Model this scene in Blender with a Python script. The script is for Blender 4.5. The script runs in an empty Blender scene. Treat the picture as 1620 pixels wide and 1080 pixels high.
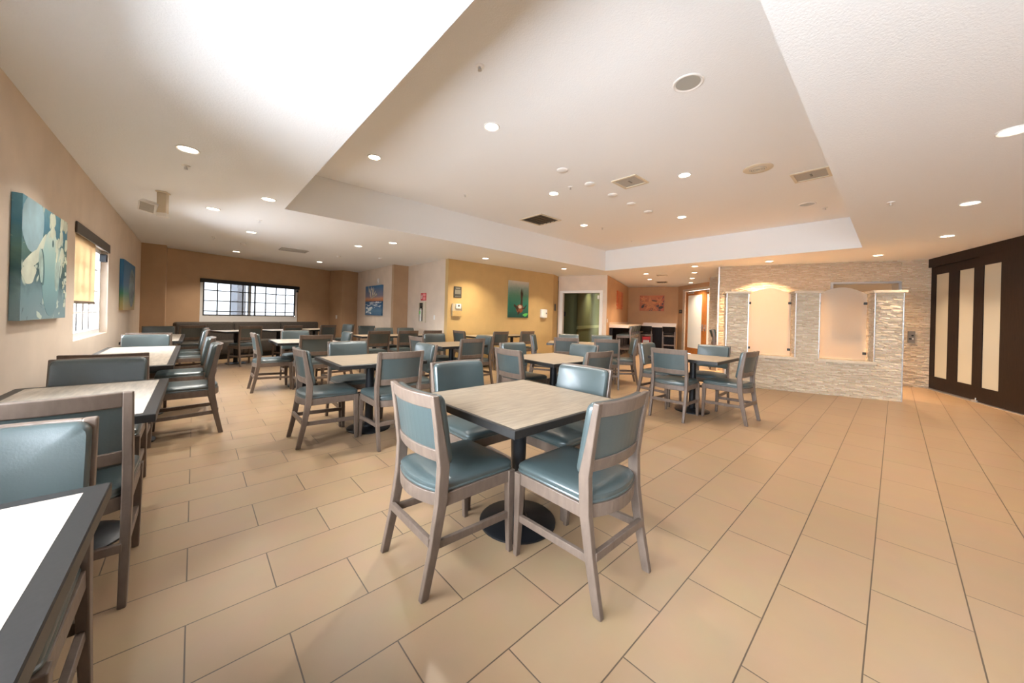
import bpy, bmesh, math, random
from mathutils import Vector, Matrix

random.seed(7)
scene = bpy.context.scene
COL = scene.collection
PI = math.pi

# ------------------------------------------------------------------ camera
YAW, ROLL, FPX, CY, EYE = math.radians(-42.313), math.radians(1.505), 552.2, 500.7, 1.268
cam_d = bpy.data.cameras.new('camera')
cam = bpy.data.objects.new('camera', cam_d)
COL.objects.link(cam)
cam_d.sensor_fit = 'HORIZONTAL'
cam_d.sensor_width = 36.0
cam_d.lens = FPX / 1620 * 36.0
cam_d.shift_y = -(540 - CY) / 1620
cam_d.clip_start = 0.02
cy_, sy_ = math.cos(YAW), math.sin(YAW)
right = Vector((cy_, sy_, 0)); fwd = Vector((-sy_, cy_, 0)); up = Vector((0, 0, 1))
cr, sr = math.cos(ROLL), math.sin(ROLL)
rx = right * cr + up * sr
ux = up * cr - right * sr
cam.matrix_world = Matrix(((rx.x, ux.x, -fwd.x, 0), (rx.y, ux.y, -fwd.y, 0), (rx.z, ux.z, -fwd.z, EYE), (0, 0, 0, 1)))
scene.camera = cam

# ------------------------------------------------------------------ exposure, world
scene.view_settings.view_transform = 'Standard'
scene.view_settings.look = 'None'
scene.view_settings.gamma = 1.0
scene.view_settings.use_curve_mapping = False
scene.view_settings.exposure = 0.25
SKY = 52.0
LAMP = 11.5
WARM = (1.0, 0.77, 0.52)
AMBER = (1.0, 0.62, 0.31)
world = bpy.data.worlds.new('sky')
scene.world = world
world.use_nodes = True
bg = world.node_tree.nodes['Background']
wn, wl = world.node_tree.nodes, world.node_tree.links
wtc = wn.new('ShaderNodeTexCoord'); wsx = wn.new('ShaderNodeSeparateXYZ'); wrp = wn.new('ShaderNodeValToRGB')
wl.new(wtc.outputs['Generated'], wsx.inputs[0])
wmr = wn.new('ShaderNodeMapRange'); wmr.inputs[1].default_value = -0.12; wmr.inputs[2].default_value = 0.12
wl.new(wsx.outputs[2], wmr.inputs[0]); wl.new(wmr.outputs[0], wrp.inputs[0])
wrp.color_ramp.elements[0].color = (0.47, 0.50, 0.52, 1)          # pale ground
wrp.color_ramp.elements[1].color = (0.86, 0.94, 1.0, 1)           # overcast sky
wl.new(wrp.outputs[0], bg.inputs[0])
bg.inputs[1].default_value = SKY

def portal(name, center, normal, w, h):
    ld = bpy.data.lights.new(name, 'AREA')
    ld.shape = 'RECTANGLE'; ld.size = w; ld.size_y = h
    ld.cycles.is_portal = True
    o = bpy.data.objects.new(name, ld); COL.objects.link(o)
    o.location = center
    o.rotation_euler = Vector(normal).to_track_quat('-Z', 'Y').to_euler()
    return o

U = Vector((0.9327, 0.3606)); A = Vector((-0.3606, 0.9327))      # the second grid of the building, turned 21 degrees
WW0 = Vector((-0.515, 11.77))
def at2(p0, d, s, n=None, t=0.0):
    v = Vector(p0) + Vector(d) * s
    return v + Vector(n) * t if n is not None else v
portal('daylight', (-1.10, 6.5, 1.48), (1, 0, 0), 1.9, 1.2)
portal('daylight', (-1.10, 1.6, 1.48), (1, 0, 0), 2.8, 1.2)
portal('daylight', (-1.10, -1.5, 1.48), (1, 0, 0), 2.5, 1.2)
_c = at2(WW0, U, 1.92, A, 0.2)
portal('daylight', (_c.x, _c.y, 1.45), (-A.x, -A.y, 0), 2.6, 1.15)

# ------------------------------------------------------------------ materials
MATS = {}
def nodes_of(m):
    return m.node_tree.nodes, m.node_tree.links

def mat(name, color, rough=0.6, metal=0.0, spec=0.5, noise=None, bump=None, coat=0.0, emit=None, estr=0.0):
    """noise=(scale, amount, stretch xyz) varies the colour; bump=(scale, strength)"""
    m = bpy.data.materials.new(name); m.use_nodes = True
    n, l = nodes_of(m)
    b = n['Principled BSDF']
    b.inputs['Base Color'].default_value = (*color, 1)
    b.inputs['Roughness'].default_value = rough
    b.inputs['Metallic'].default_value = metal
    b.inputs['Specular IOR Level'].default_value = spec
    b.inputs['Coat Weight'].default_value = coat
    tc = n.new('ShaderNodeTexCoord')
    if noise:
        sc, amt, st = noise
        mp = n.new('ShaderNodeMapping'); mp.inputs['Scale'].default_value = st
        l.new(tc.outputs['Object'], mp.inputs['Vector'])
        nz = n.new('ShaderNodeTexNoise'); nz.inputs['Scale'].default_value = sc; nz.inputs['Detail'].default_value = 6
        l.new(mp.outputs['Vector'], nz.inputs['Vector'])
        cr_ = n.new('ShaderNodeValToRGB')
        cr_.color_ramp.elements[0].position = 0.3; cr_.color_ramp.elements[1].position = 0.7
        cr_.color_ramp.elements[0].color = (*[max(0, c * (1 - amt)) for c in color], 1)
        cr_.color_ramp.elements[1].color = (*[min(1, c * (1 + amt)) for c in color], 1)
        l.new(nz.outputs['Fac'], cr_.inputs['Fac']); l.new(cr_.outputs['Color'], b.inputs['Base Color'])
    if bump:
        nz = n.new('ShaderNodeTexNoise'); nz.inputs['Scale'].default_value = bump[0]; nz.inputs['Detail'].default_value = 4
        l.new(tc.outputs['Object'], nz.inputs['Vector'])
        bp = n.new('ShaderNodeBump'); bp.inputs['Strength'].default_value = bump[1]; bp.inputs['Distance'].default_value = 0.01
        l.new(nz.outputs['Fac'], bp.inputs['Height']); l.new(bp.outputs['Normal'], b.inputs['Normal'])
    if emit:
        b.inputs['Emission Color'].default_value = (*emit, 1); b.inputs['Emission Strength'].default_value = estr
    MATS[name] = m
    return m

M_wood = mat('weathered_brown_wood', (0.125, 0.090, 0.068), 0.40, noise=(6, 0.16, (6, 6, 2)), bump=(60, 0.06))
M_vinyl = mat('teal_vinyl', (0.047, 0.064, 0.063), 0.34, spec=0.85, noise=(5, 0.10, (1, 1, 1)), bump=(140, 0.05))
M_blackvinyl = mat('black_vinyl', (0.006, 0.005, 0.005), 0.5, spec=.2, bump=(140, 0.05))
M_black = mat('black_metal', (0.012, 0.013, 0.015), 0.38, metal=0.3)
M_edge = mat('dark_table_edging', (0.013, 0.012, 0.011), 0.42, noise=(20, 0.2, (6, 6, 1)))
M_lam = mat('light_oak_laminate', (0.285, 0.225, 0.160), 0.36, noise=(7, 0.22, (1.2, 11, 1)))
M_lamgrey = mat('pale_ash_laminate', (0.38, 0.33, 0.27), 0.36, noise=(6, 0.25, (9, 1.2, 1)))
M_ceil = mat('knockdown_ceiling_paint', (0.86, 0.87, 0.87), 0.85, bump=(95, 0.22))
M_wall = mat('tan_wallcovering', (0.50, 0.335, 0.205), 0.8, noise=(3, 0.05, (1, 1, 1)), bump=(180, 0.08))
M_wallp = mat('daylit_tan_wallcovering', (0.70, 0.59, 0.48), 0.8, noise=(3, 0.05, (1, 1, 1)), bump=(180, 0.08))  # tan wallcovering made paler: window daylight is in the colour
M_wally = mat('lamplit_tan_wallcovering', (0.56, 0.38, 0.165), 0.8, noise=(3, 0.05, (1, 1, 1)), bump=(180, 0.08))  # same tan wallcovering, yellowed: warm lamp glow is in the colour
M_wallo = mat('amber_lit_tan_wallcovering', (0.50, 0.30, 0.155), 0.8, noise=(3, 0.05, (1, 1, 1)), bump=(180, 0.08))  # same tan wallcovering with the incandescent orange put into its colour
M_green = mat('olive_green_paint', (0.135, 0.14, 0.05), 0.7)
M_greenlt = mat('olive_rail_paint', (0.30, 0.30, 0.13), 0.6)
M_white = mat('white_paint', (0.82, 0.80, 0.76), 0.5)
M_plastic = mat('white_plastic', (0.80, 0.79, 0.76), 0.35)
M_cream = mat('cream_plastic', (0.66, 0.58, 0.44), 0.45)
M_grille = mat('grey_grille', (0.42, 0.40, 0.36), 0.6, noise=(300, 0.3, (1, 1, 1)))
M_dkgrille = mat('dark_vent_cavity', (0.05, 0.035, 0.02), 0.7)
M_chrome = mat('brushed_aluminium', (0.70, 0.70, 0.70), 0.3, metal=0.9)
M_stonecap = mat('beige_stone_cap', (0.58, 0.47, 0.34), 0.5, noise=(12, 0.1, (1, 1, 1)))
M_espresso = mat('espresso_wood', (0.012, 0.006, 0.004), 0.5, spec=.2, noise=(8, 0.45, (9, 9, 0.8)))
M_frost = mat('white_frosted_glass', (0.44, 0.43, 0.35), 0.35, spec=0.5)
M_doorwood = mat('honey_wood', (0.42, 0.16, 0.04), 0.4, noise=(8, 0.3, (9, 9, 0.8)))
M_doorglass = mat('pale_door_glass', (0.82, 0.86, 0.82), 0.35)
M_counter = mat('cream_quartz', (0.70, 0.56, 0.42), 0.3, noise=(40, 0.08, (1, 1, 1)))
M_sofa = mat('dark_brown_tweed', (0.066, 0.056, 0.048), 0.85, noise=(120, 0.6, (1, 1, 1)), bump=(200, 0.2))
M_slate = mat('slate_plaque', (0.055, 0.052, 0.045), 0.5)
M_slatelt = mat('plaque_lettering', (0.20, 0.19, 0.165), 0.5)
M_red = mat('sign_red', (0.55, 0.02, 0.025), 0.45)
M_redlt = mat('sign_pale_red', (0.80, 0.28, 0.27), 0.45)
M_signwhite = mat('sign_white', (0.85, 0.84, 0.80), 0.5)
M_greentag = mat('green_tag', (0.12, 0.55, 0.08), 0.5)
M_valance = mat('brown_valance_metal', (0.075, 0.062, 0.048), 0.5)
M_blackframe = mat('black_window_frame', (0.02, 0.02, 0.022), 0.5)
M_vinylframe = mat('white_window_frame', (0.80, 0.80, 0.80), 0.5)
M_outside = mat('pale_outside_render', (0.34, 0.36, 0.40), 0.8)
M_lens_on = mat('lit_lamp_lens', (1, 1, 1), 0.5, emit=(1.0, 0.86, 0.66), estr=14.0)
M_lens_off = mat('unlit_lamp_lens', (0.36, 0.37, 0.34), 0.3)

def floor_mat():
    m = bpy.data.materials.new('tan_porcelain_tile'); m.use_nodes = True
    n, l = nodes_of(m); b = n['Principled BSDF']
    tc = n.new('ShaderNodeTexCoord'); mp = n.new('ShaderNodeMapping')
    mp.inputs['Location'].default_value = (0.002, -0.058, 0)
    l.new(tc.outputs['Object'], mp.inputs['Vector'])
    br = n.new('ShaderNodeTexBrick')
    br.inputs['Scale'].default_value = 1.0
    br.inputs['Brick Width'].default_value = 0.6100
    br.inputs['Row Height'].default_value = 0.3050
    br.inputs['Mortar Size'].default_value = 0.0027
    br.inputs['Mortar Smooth'].default_value = 0.15
    br.inputs['Color1'].default_value = (0.285, 0.188, 0.107, 1)
    br.inputs['Color2'].default_value = (0.308, 0.206, 0.120, 1)
    br.inputs['Mortar'].default_value = (0.085, 0.058, 0.036, 1)
    l.new(mp.outputs['Vector'], br.inputs['Vector'])
    nz = n.new('ShaderNodeTexNoise'); nz.inputs['Scale'].default_value = 6; nz.inputs['Detail'].default_value = 5
    l.new(tc.outputs['Object'], nz.inputs['Vector'])
    mx = n.new('ShaderNodeMix'); mx.data_type = 'RGBA'; mx.blend_type = 'MULTIPLY'
    mx.inputs[0].default_value = 0.16
    l.new(br.outputs['Color'], mx.inputs[6]); l.new(nz.outputs['Color'], mx.inputs[7])
    l.new(mx.outputs[2], b.inputs['Base Color'])
    b.inputs['Roughness'].default_value = 0.36
    b.inputs['Specular IOR Level'].default_value = 0.45
    bp = n.new('ShaderNodeBump'); bp.invert = True
    bp.inputs['Strength'].default_value = 0.5; bp.inputs['Distance'].default_value = 0.002
    l.new(br.outputs['Fac'], bp.inputs['Height']); l.new(bp.outputs['Normal'], b.inputs['Normal'])
    return m
M_floor = floor_mat()

def stone_mat():
    m = bpy.data.materials.new('split_face_ledger_stone'); m.use_nodes = True
    n, l = nodes_of(m); b = n['Principled BSDF']
    geo = n.new('ShaderNodeNewGeometry'); rmp = n.new('ShaderNodeValToRGB')
    e = rmp.color_ramp.elements
    e[0].position = 0.0; e[0].color = (0.56, 0.43, 0.29, 1)
    e[1].position = 1.0; e[1].color = (0.76, 0.65, 0.49, 1)
    for p, c in ((0.3, (0.66, 0.53, 0.38, 1)), (0.6, (0.61, 0.49, 0.35, 1)), (0.8, (0.70, 0.58, 0.43, 1))):
        k = e.new(p); k.color = c
    l.new(geo.outputs['Random Per Island'], rmp.inputs['Fac'])
    tc = n.new('ShaderNodeTexCoord'); nz = n.new('ShaderNodeTexNoise')
    nz.inputs['Scale'].default_value = 45; nz.inputs['Detail'].default_value = 5
    l.new(tc.outputs['Object'], nz.inputs['Vector'])
    mx = n.new('ShaderNodeMix'); mx.data_type = 'RGBA'; mx.blend_type = 'MULTIPLY'; mx.inputs[0].default_value = 0.35
    l.new(rmp.outputs['Color'], mx.inputs[6]); l.new(nz.outputs['Color'], mx.inputs[7])
    l.new(mx.outputs[2], b.inputs['Base Color'])
    b.inputs['Roughness'].default_value = 0.8
    bp = n.new('ShaderNodeBump'); bp.inputs['Strength'].default_value = 0.6; bp.inputs['Distance'].default_value = 0.006
    l.new(nz.outputs['Fac'], bp.inputs['Height']); l.new(bp.outputs['Normal'], b.inputs['Normal'])
    return m
M_stone = stone_mat()

def glass_mat(name, color, rough, bumpscale=None):
    m = bpy.data.materials.new(name); m.use_nodes = True
    n, l = nodes_of(m); b = n['Principled BSDF']
    b.inputs['Base Color'].default_value = (*color, 1)
    b.inputs['Roughness'].default_value = rough
    b.inputs['Transmission Weight'].default_value = 0.88
    b.inputs['IOR'].default_value = 1.35
    if bumpscale:
        tc = n.new('ShaderNodeTexCoord'); nz = n.new('ShaderNodeTexNoise')
        nz.inputs['Scale'].default_value = bumpscale
        l.new(tc.outputs['Object'], nz.inputs['Vector'])
        bp = n.new('ShaderNodeBump'); bp.inputs['Strength'].default_value = 0.3; bp.inputs['Distance'].default_value = 0.003
        l.new(nz.outputs['Fac'], bp.inputs['Height']); l.new(bp.outputs['Normal'], b.inputs['Normal'])
    return m
M_pane = glass_mat('rain_textured_glass', (1.0, 0.99, 0.95), 0.30, 70)

def clear_mat(name='clear_window_glass', tint=1.0):
    m = bpy.data.materials.new(name); m.use_nodes = True
    n, l = nodes_of(m)
    for x in list(n):
        if x.type == 'BSDF_PRINCIPLED': n.remove(x)
    out = [x for x in n if x.type == 'OUTPUT_MATERIAL'][0]
    t = n.new('ShaderNodeBsdfTransparent'); t.inputs[0].default_value = (tint, tint, tint * 1.02, 1); g = n.new('ShaderNodeBsdfGlossy'); g.inputs['Roughness'].default_value = 0.02
    fr = n.new('ShaderNodeFresnel'); fr.inputs['IOR'].default_value = 1.3
    mx = n.new('ShaderNodeMixShader')
    l.new(fr.outputs[0], mx.inputs[0]); l.new(t.outputs[0], mx.inputs[1]); l.new(g.outputs[0], mx.inputs[2])
    l.new(mx.outputs[0], out.inputs[0])
    return m
M_clear = clear_mat()
M_tint = clear_mat('dimmed_window_glass', 0.20)  # tint added to dim the outdoor glare so the grid bars show

def shade_mat():
    m = bpy.data.materials.new('tan_screen_fabric'); m.use_nodes = True
    n, l = nodes_of(m)
    for x in list(n):
        if x.type == 'BSDF_PRINCIPLED': n.remove(x)
    out = [x for x in n if x.type == 'OUTPUT_MATERIAL'][0]
    d = n.new('ShaderNodeBsdfDiffuse'); d.inputs[0].default_value = (0.55, 0.44, 0.31, 1)
    tl = n.new('ShaderNodeBsdfTranslucent'); tl.inputs[0].default_value = (0.50, 0.40, 0.28, 1)
    tr = n.new('ShaderNodeBsdfTransparent'); tr.inputs[0].default_value = (0.9, 0.74, 0.52, 1)
    m1 = n.new('ShaderNodeMixShader'); m1.inputs[0].default_value = 0.35
    m2 = n.new('ShaderNodeMixShader'); m2.inputs[0].default_value = 0.05
    l.new(d.outputs[0], m1.inputs[1]); l.new(tl.outputs[0], m1.inputs[2])
    l.new(m1.outputs[0], m2.inputs[1]); l.new(tr.outputs[0], m2.inputs[2])
    l.new(m2.outputs[0], out.inputs[0])
    return m
M_shade = shade_mat()

def art_mat(name, stops, axis=2, lo=0.0, hi=1.0, dist=0.25, nscale=6.0, blotch=None):
    """a painted canvas: colour bands along one axis of the canvas, broken up by noise; blotch=(colour, scale, threshold)"""
    m = bpy.data.materials.new(name); m.use_nodes = True
    n, l = nodes_of(m); b = n['Principled BSDF']; b.inputs['Roughness'].default_value = 0.5
    tc = n.new('ShaderNodeTexCoord'); sx = n.new('ShaderNodeSeparateXYZ')
    l.new(tc.outputs['Object'], sx.inputs[0])
    mr = n.new('ShaderNodeMapRange'); mr.inputs[1].default_value = lo; mr.inputs[2].default_value = hi
    l.new(sx.outputs[axis], mr.inputs[0])
    nz = n.new('ShaderNodeTexNoise'); nz.inputs['Scale'].default_value = nscale; nz.inputs['Detail'].default_value = 5
    nz.inputs['Distortion'].default_value = 1.2
    l.new(tc.outputs['Object'], nz.inputs['Vector'])
    ma = n.new('ShaderNodeMath'); ma.operation = 'MULTIPLY_ADD'; ma.inputs[1].default_value = dist; ma.inputs[2].default_value = -dist / 2
    l.new(nz.outputs['Fac'], ma.inputs[0])
    ad = n.new('ShaderNodeMath'); ad.operation = 'ADD'
    l.new(mr.outputs[0], ad.inputs[0]); l.new(ma.outputs[0], ad.inputs[1])
    rp = n.new('ShaderNodeValToRGB'); e = rp.color_ramp.elements
    e[0].position = stops[0][0]; e[0].color = (*stops[0][1], 1)
    e[1].position = stops[-1][0]; e[1].color = (*stops[-1][1], 1)
    for p, c in stops[1:-1]:
        k = e.new(p); k.color = (*c, 1)
    l.new(ad.outputs[0], rp.inputs['Fac'])
    last = rp.outputs['Color']
    for bc, bs, th in (blotch or []):
        n2 = n.new('ShaderNodeTexNoise'); n2.inputs['Scale'].default_value = bs; n2.inputs['Detail'].default_value = 3
        n2.inputs['Distortion'].default_value = 2.0
        l.new(tc.outputs['Object'], n2.inputs['Vector'])
        gt = n.new('ShaderNodeMapRange'); gt.inputs[1].default_value = th; gt.inputs[2].default_value = th + 0.04
        l.new(n2.outputs['Fac'], gt.inputs[0])
        mx = n.new('ShaderNodeMix'); mx.data_type = 'RGBA'
        l.new(gt.outputs[0], mx.inputs[0]); l.new(last, mx.inputs[6]); mx.inputs[7].default_value = (*bc, 1)
        last = mx.outputs[2]
    l.new(last, b.inputs['Base Color'])
    return m

# ------------------------------------------------------------------ mesh helpers
def new_bm():
    return bmesh.new()

def box(bm, x0, x1, y0, y1, z0, z1, M=None):
    vs = [bm.verts.new((x, y, z)) for z in (z0, z1) for y in (y0, y1) for x in (x0, x1)]
    if M is not None:
        for v in vs: v.co = M @ v.co
    for f in ((0, 2, 3, 1), (4, 5, 7, 6), (0, 1, 5, 4), (2, 6, 7, 3), (0, 4, 6, 2), (1, 3, 7, 5)):
        bm.faces.new([vs[i] for i in f])
    return vs

def obox(bm, p0, d, n, s0, s1, t0, t1, z0, z1):
    """box along the plan direction d from p0, thickness along n"""
    d = Vector(d).to_2d(); n = Vector(n).to_2d(); p0 = Vector(p0).to_2d()
    M = Matrix(((d.x, n.x, 0, p0.x), (d.y, n.y, 0, p0.y), (0, 0, 1, 0), (0, 0, 0, 1)))
    return box(bm, s0, s1, t0, t1, z0, z1, M)

def loft(bm, rings, cap0=True, cap1=True):
    vr = [[bm.verts.new(p) for p in r] for r in rings]
    k = len(rings[0])
    for a, b in zip(vr, vr[1:]):
        for i in range(k):
            bm.faces.new((a[i], a[(i + 1) % k], b[(i + 1) % k], b[i]))
    if cap0: bm.faces.new(list(reversed(vr[0])))
    if cap1: bm.faces.new(vr[-1])
    return vr

def lathe(bm, prof, seg=24, c=(0, 0, 0), cap0=True, cap1=True):
    rings = [[(c[0] + r * math.cos(2 * PI * i / seg), c[1] + r * math.sin(2 * PI * i / seg), c[2] + z) for i in range(seg)] for r, z in prof]
    return loft(bm, rings, cap0, cap1)

def prism(bm, pts, lo, hi, fn):
    """closed outline pts (2D) swept from lo to hi; fn(a, b, h) -> xyz"""
    return loft(bm, [[fn(a, b, lo) for a, b in pts], [fn(a, b, hi) for a, b in pts]])

def finish(bm, name, m, parent=None, bevel=0.0, seg=2, smooth=False, loc=None):
    bmesh.ops.recalc_face_normals(bm, faces=bm.faces)
    if bevel:
        es = [e for e in bm.edges if len(e.link_faces) == 2 and e.calc_face_angle(0) > 0.5]
        bmesh.ops.bevel(bm, geom=es, offset=bevel, segments=seg, affect='EDGES', profile=0.5, clamp_overlap=True)
    me = bpy.data.meshes.new(name); bm.to_mesh(me); bm.free()
    me.materials.append(m)
    o = bpy.data.objects.new(name, me); COL.objects.link(o)
    if smooth:
        for p in me.polygons: p.use_smooth = True
        me.set_sharp_from_angle(angle=math.radians(40))
    if parent is not None: o.parent = parent
    if loc: o.location = loc
    return o

def empty(name, loc=(0, 0, 0), rz=0.0):
    o = bpy.data.objects.new(name, None); COL.objects.link(o)
    o.location = loc; o.rotation_euler = (0, 0, rz); o.empty_display_size = 0.1
    return o

def tag(o, label, cat, group=None):
    o['label'] = label; o['category'] = cat
    if group: o['group'] = group
    return o

def struct(name, bm, m, label=None, cat=None, **k):
    o = finish(bm, name, m, **k)
    if o.parent is None:
        o['kind'] = 'structure'
        if label: o['label'] = label
        if cat: o['category'] = cat
    return o

def copy_tree(o, parent=None):
    c = o.copy(); COL.objects.link(c)
    if parent is not None: c.parent = parent
    for ch in list(o.children): copy_tree(ch, c)
    return c

# ------------------------------------------------------------------ room shell
CZ, TZ, TH = 2.70, 3.29, 0.14
O0 = Vector((9.92, 6.33)); O2 = at2(O0, U, 4.60); O3 = at2(O2, A, -2.0)
DW = Vector((-0.626, -0.780)); SW = Vector((11.42, -0.54))
D1 = Vector((9.30, 7.80))
P_ = {'c1': Vector((-0.5, 11.32)), 'ww1': at2(WW0, U, 4.28)}
P_['c2'] = at2(P_['ww1'], A, -0.65); P_['c3'] = Vector((4.30, 12.95))

bm = new_bm(); box(bm, -1.3, 16.5, -4.4, 14.5, -0.1, 0.0)
struct('floor', bm, M_floor, 'tan porcelain tile floor laid in offset rows', 'floor')

# ceiling: low slab with the raised tray
TX0, TX1, TY0, TY1 = 0.912, 9.0, 0.43, 5.83
bm = new_bm()
box(bm, -1.04, TX0, -4.2, 11.9, CZ, CZ + 0.1)
box(bm, TX1, 16.4, -4.2, 14.0, CZ, CZ + 0.1)
box(bm, TX0, TX1, -4.2, TY0, CZ, CZ + 0.1)
box(bm, TX0, TX1, TY1, 11.9, CZ, CZ + 0.1)
box(bm, 3.0, TX1, 11.9, 14.0, CZ, CZ + 0.1)
vs = [bm.verts.new((x, y, z)) for z in (CZ, CZ + 0.1) for x, y in ((-0.6, 11.9), (3.0, 11.9), (3.0, 13.22), (-0.6, 11.83))]
for f in ((0, 1, 2, 3), (7, 6, 5, 4), (0, 4, 5, 1), (1, 5, 6, 2), (2, 6, 7, 3), (3, 7, 4, 0)): bm.faces.new([vs[i] for i in f])
box(bm, TX0 - 0.1, TX0, TY0 - 0.1, TY1 + 0.1, CZ + 0.1, TZ + 0.1)
box(bm, TX1, TX1 + 0.1, TY0 - 0.1, TY1 + 0.1, CZ + 0.1, TZ + 0.1)
box(bm, TX0, TX1, TY0 - 0.1, TY0, CZ + 0.1, TZ + 0.1)
box(bm, TX0, TX1, TY1, TY1 + 0.1, CZ + 0.1, TZ + 0.1)
box(bm, TX0, TX1, TY0, TY1, TZ, TZ + 0.1)
struct('ceiling', bm, M_ceil, 'white textured ceiling with a raised rectangular tray', 'ceiling')

def wall(name, p0, p1, side, m, openings=(), th=TH, z1=CZ, z0=0.0, e0=0.0, e1=0.0):
    """wall whose room face runs p0->p1; side=+1 puts the thickness to the left of that direction"""
    p0 = Vector(p0); p1 = Vector(p1); d = (p1 - p0); L = d.length; d /= L
    n = Vector((-d.y, d.x)) * side
    bm = new_bm()
    cur = -e0
    for s0, s1, za, zb in sorted(openings):
        obox(bm, p0, d, n, cur, s0, 0, th, z0, z1)
        if za > z0: obox(bm, p0, d, n, s0, s1, 0, th, z0, za)
        if zb < z1: obox(bm, p0, d, n, s0, s1, 0, th, zb, z1)
        cur = s1
    obox(bm, p0, d, n, cur, L + e1, 0, th, z0, z1)
    return struct(name, bm, m, name.replace('_', ' ') + ' of the dining room', 'wall')

WIN_Z0, WIN_Z1 = 0.90, 2.03
wall('wall_left', (-0.9, -4.0), (-0.9, 11.4), 1, M_wallp, [(1.3, 3.7, WIN_Z0, WIN_Z1), (4.2, 7.0, WIN_Z0, WIN_Z1), (9.58, 11.43, WIN_Z0, WIN_Z1)])
bm = new_bm(); box(bm, -0.9, -0.5, 11.32, 12.0, 0, CZ); struct('wall_corner_left', bm, M_wall, 'tan pier in the far left corner', 'wall')
wall('wall_window', WW0, P_['ww1'], 1, M_wall, [(0.66, 3.19, 0.90, 2.0)])
wall('wall_jog_window', P_['ww1'], P_['c2'], 1, M_wall, e1=-TH)
wall('wall_jog_seascape', P_['c2'], P_['c3'], 1, M_wall)
wall('wall_seascape', (4.30, 13.0), (4.30, 9.90), 1, M_wallp, e1=-TH)
wall('wall_jog_sign', (4.30, 9.90), (4.75, 9.90), 1, M_wall)
wall('wall_sign', (4.75, 10.0), (4.75, 7.66), 1, M_wallp, e1=-TH)
wall('wall_yellow', (4.75, 7.66), (8.80, 7.66), 1, M_wally)  # yellow here is lamp light carried by the wallcovering colour
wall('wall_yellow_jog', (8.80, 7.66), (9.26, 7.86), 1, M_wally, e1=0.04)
wall('wall_doorway', D1 + A * 0.05, O0, 1, M_wallp, [(0.17, 1.42, 0.0, 2.12)])
wall('wall_orange', O0, O2, 1, M_wallo, e1=0.1)  # orange here is lamp light carried by the wallcovering colour
wall('wall_orange_back', O2, O3, 1, M_wallo, e1=0.1)
wall('wall_wood_door', O3, O3 + DW * 6.3, 1, M_wallo, [(0.42, 3.05, 0.0, 2.52)])
wall('wall_dark', SW, SW - U * 10.0, 1, M_espresso, th=0.12)
wall('wall_near', (2.2, -4.0), (-0.9, -4.0), -1, M_wall, e0=0.4, e1=0.1)

# corridor beyond the green doorway
Q = Vector((10.70, 8.11))
wall('wall_corridor_left', Q, Q + A * 2.4, -1, M_green, e0=0.0)
wall('wall_corridor_right', Q, Q + U * 5.0, 1, M_green)
bm = new_bm(); obox(bm, Q, U, A, 0.0, 5.0, -0.025, 0.0, 0.86, 0.98)
struct('trim_corridor_rail', bm, M_greenlt, 'pale olive chair rail in the corridor', 'trim')
wall('wall_corridor_far', D1 + A * 2.4, Q + A * 2.4, 1, M_green, e0=0.2, e1=0.2)
wall('wall_corridor_end', Q + U * 4.8, O2 + U * 0.6, 1, M_green, e0=0.2, e1=0.2)
wall('wall_corridor_near', D1 + A * 0.2, D1 + A * 2.4, 1, M_green)

# doorway trim
bm = new_bm()
for s0, s1, za, zb in ((0.055, 0.17, 0, 2.20), (1.42, 1.52, 0, 2.20), (0.17, 1.42, 2.12, 2.20)):
    obox(bm, D1 + A * 0.05, -A, -U, s0, s1, -0.15, 0.02, za, zb)
struct('trim_doorway', bm, M_white, 'white door frame of the green corridor opening', 'trim', bevel=0.004)

# ------------------------------------------------------------------ windows
def window_left(name, y0, y1, cols, label):
    bm = new_bm(); X = -1.0
    box(bm, X - .03, X + .03, y0, y0 + .06, WIN_Z0, WIN_Z1); box(bm, X - .03, X + .03, y1 - .06, y1, WIN_Z0, WIN_Z1)
    box(bm, X - .03, X + .03, y0 + .06, y1 - .06, WIN_Z0, WIN_Z0 + .06); box(bm, X - .03, X + .03, y0 + .06, y1 - .06, WIN_Z1 - .06, WIN_Z1)
    for i in range(1, cols):
        y = y0 + (y1 - y0) * i / cols; w = .03 if i == cols // 2 else .011
        box(bm, X - .015, X + .015, y - w, y + w, WIN_Z0 + .06, WIN_Z1 - .06)
    for k in (1, 2, 3):
        z = WIN_Z0 + (WIN_Z1 - WIN_Z0) * k / 4
        box(bm, X - .012, X + .012, y0 + .06, y1 - .06, z - .011, z + .011)
    f = struct(name, bm, M_vinylframe, label, 'window')
    bm = new_bm(); box(bm, X - .006, X - .002, y0 + .05, y1 - .05, WIN_Z0 + .05, WIN_Z1 - .05)
    finish(bm, 'pane', M_clear, f)
    return f
window_left('window_1', 5.58, 7.43, 6, 'white gridded window in the left wall behind the shade')
window_left('window_2', 0.2, 3.0, 8, 'white gridded window in the left wall beside the nearest table')
window_left('window_4', -2.7, -.3, 8, 'white gridded window in the left wall behind the photographer')
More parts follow.
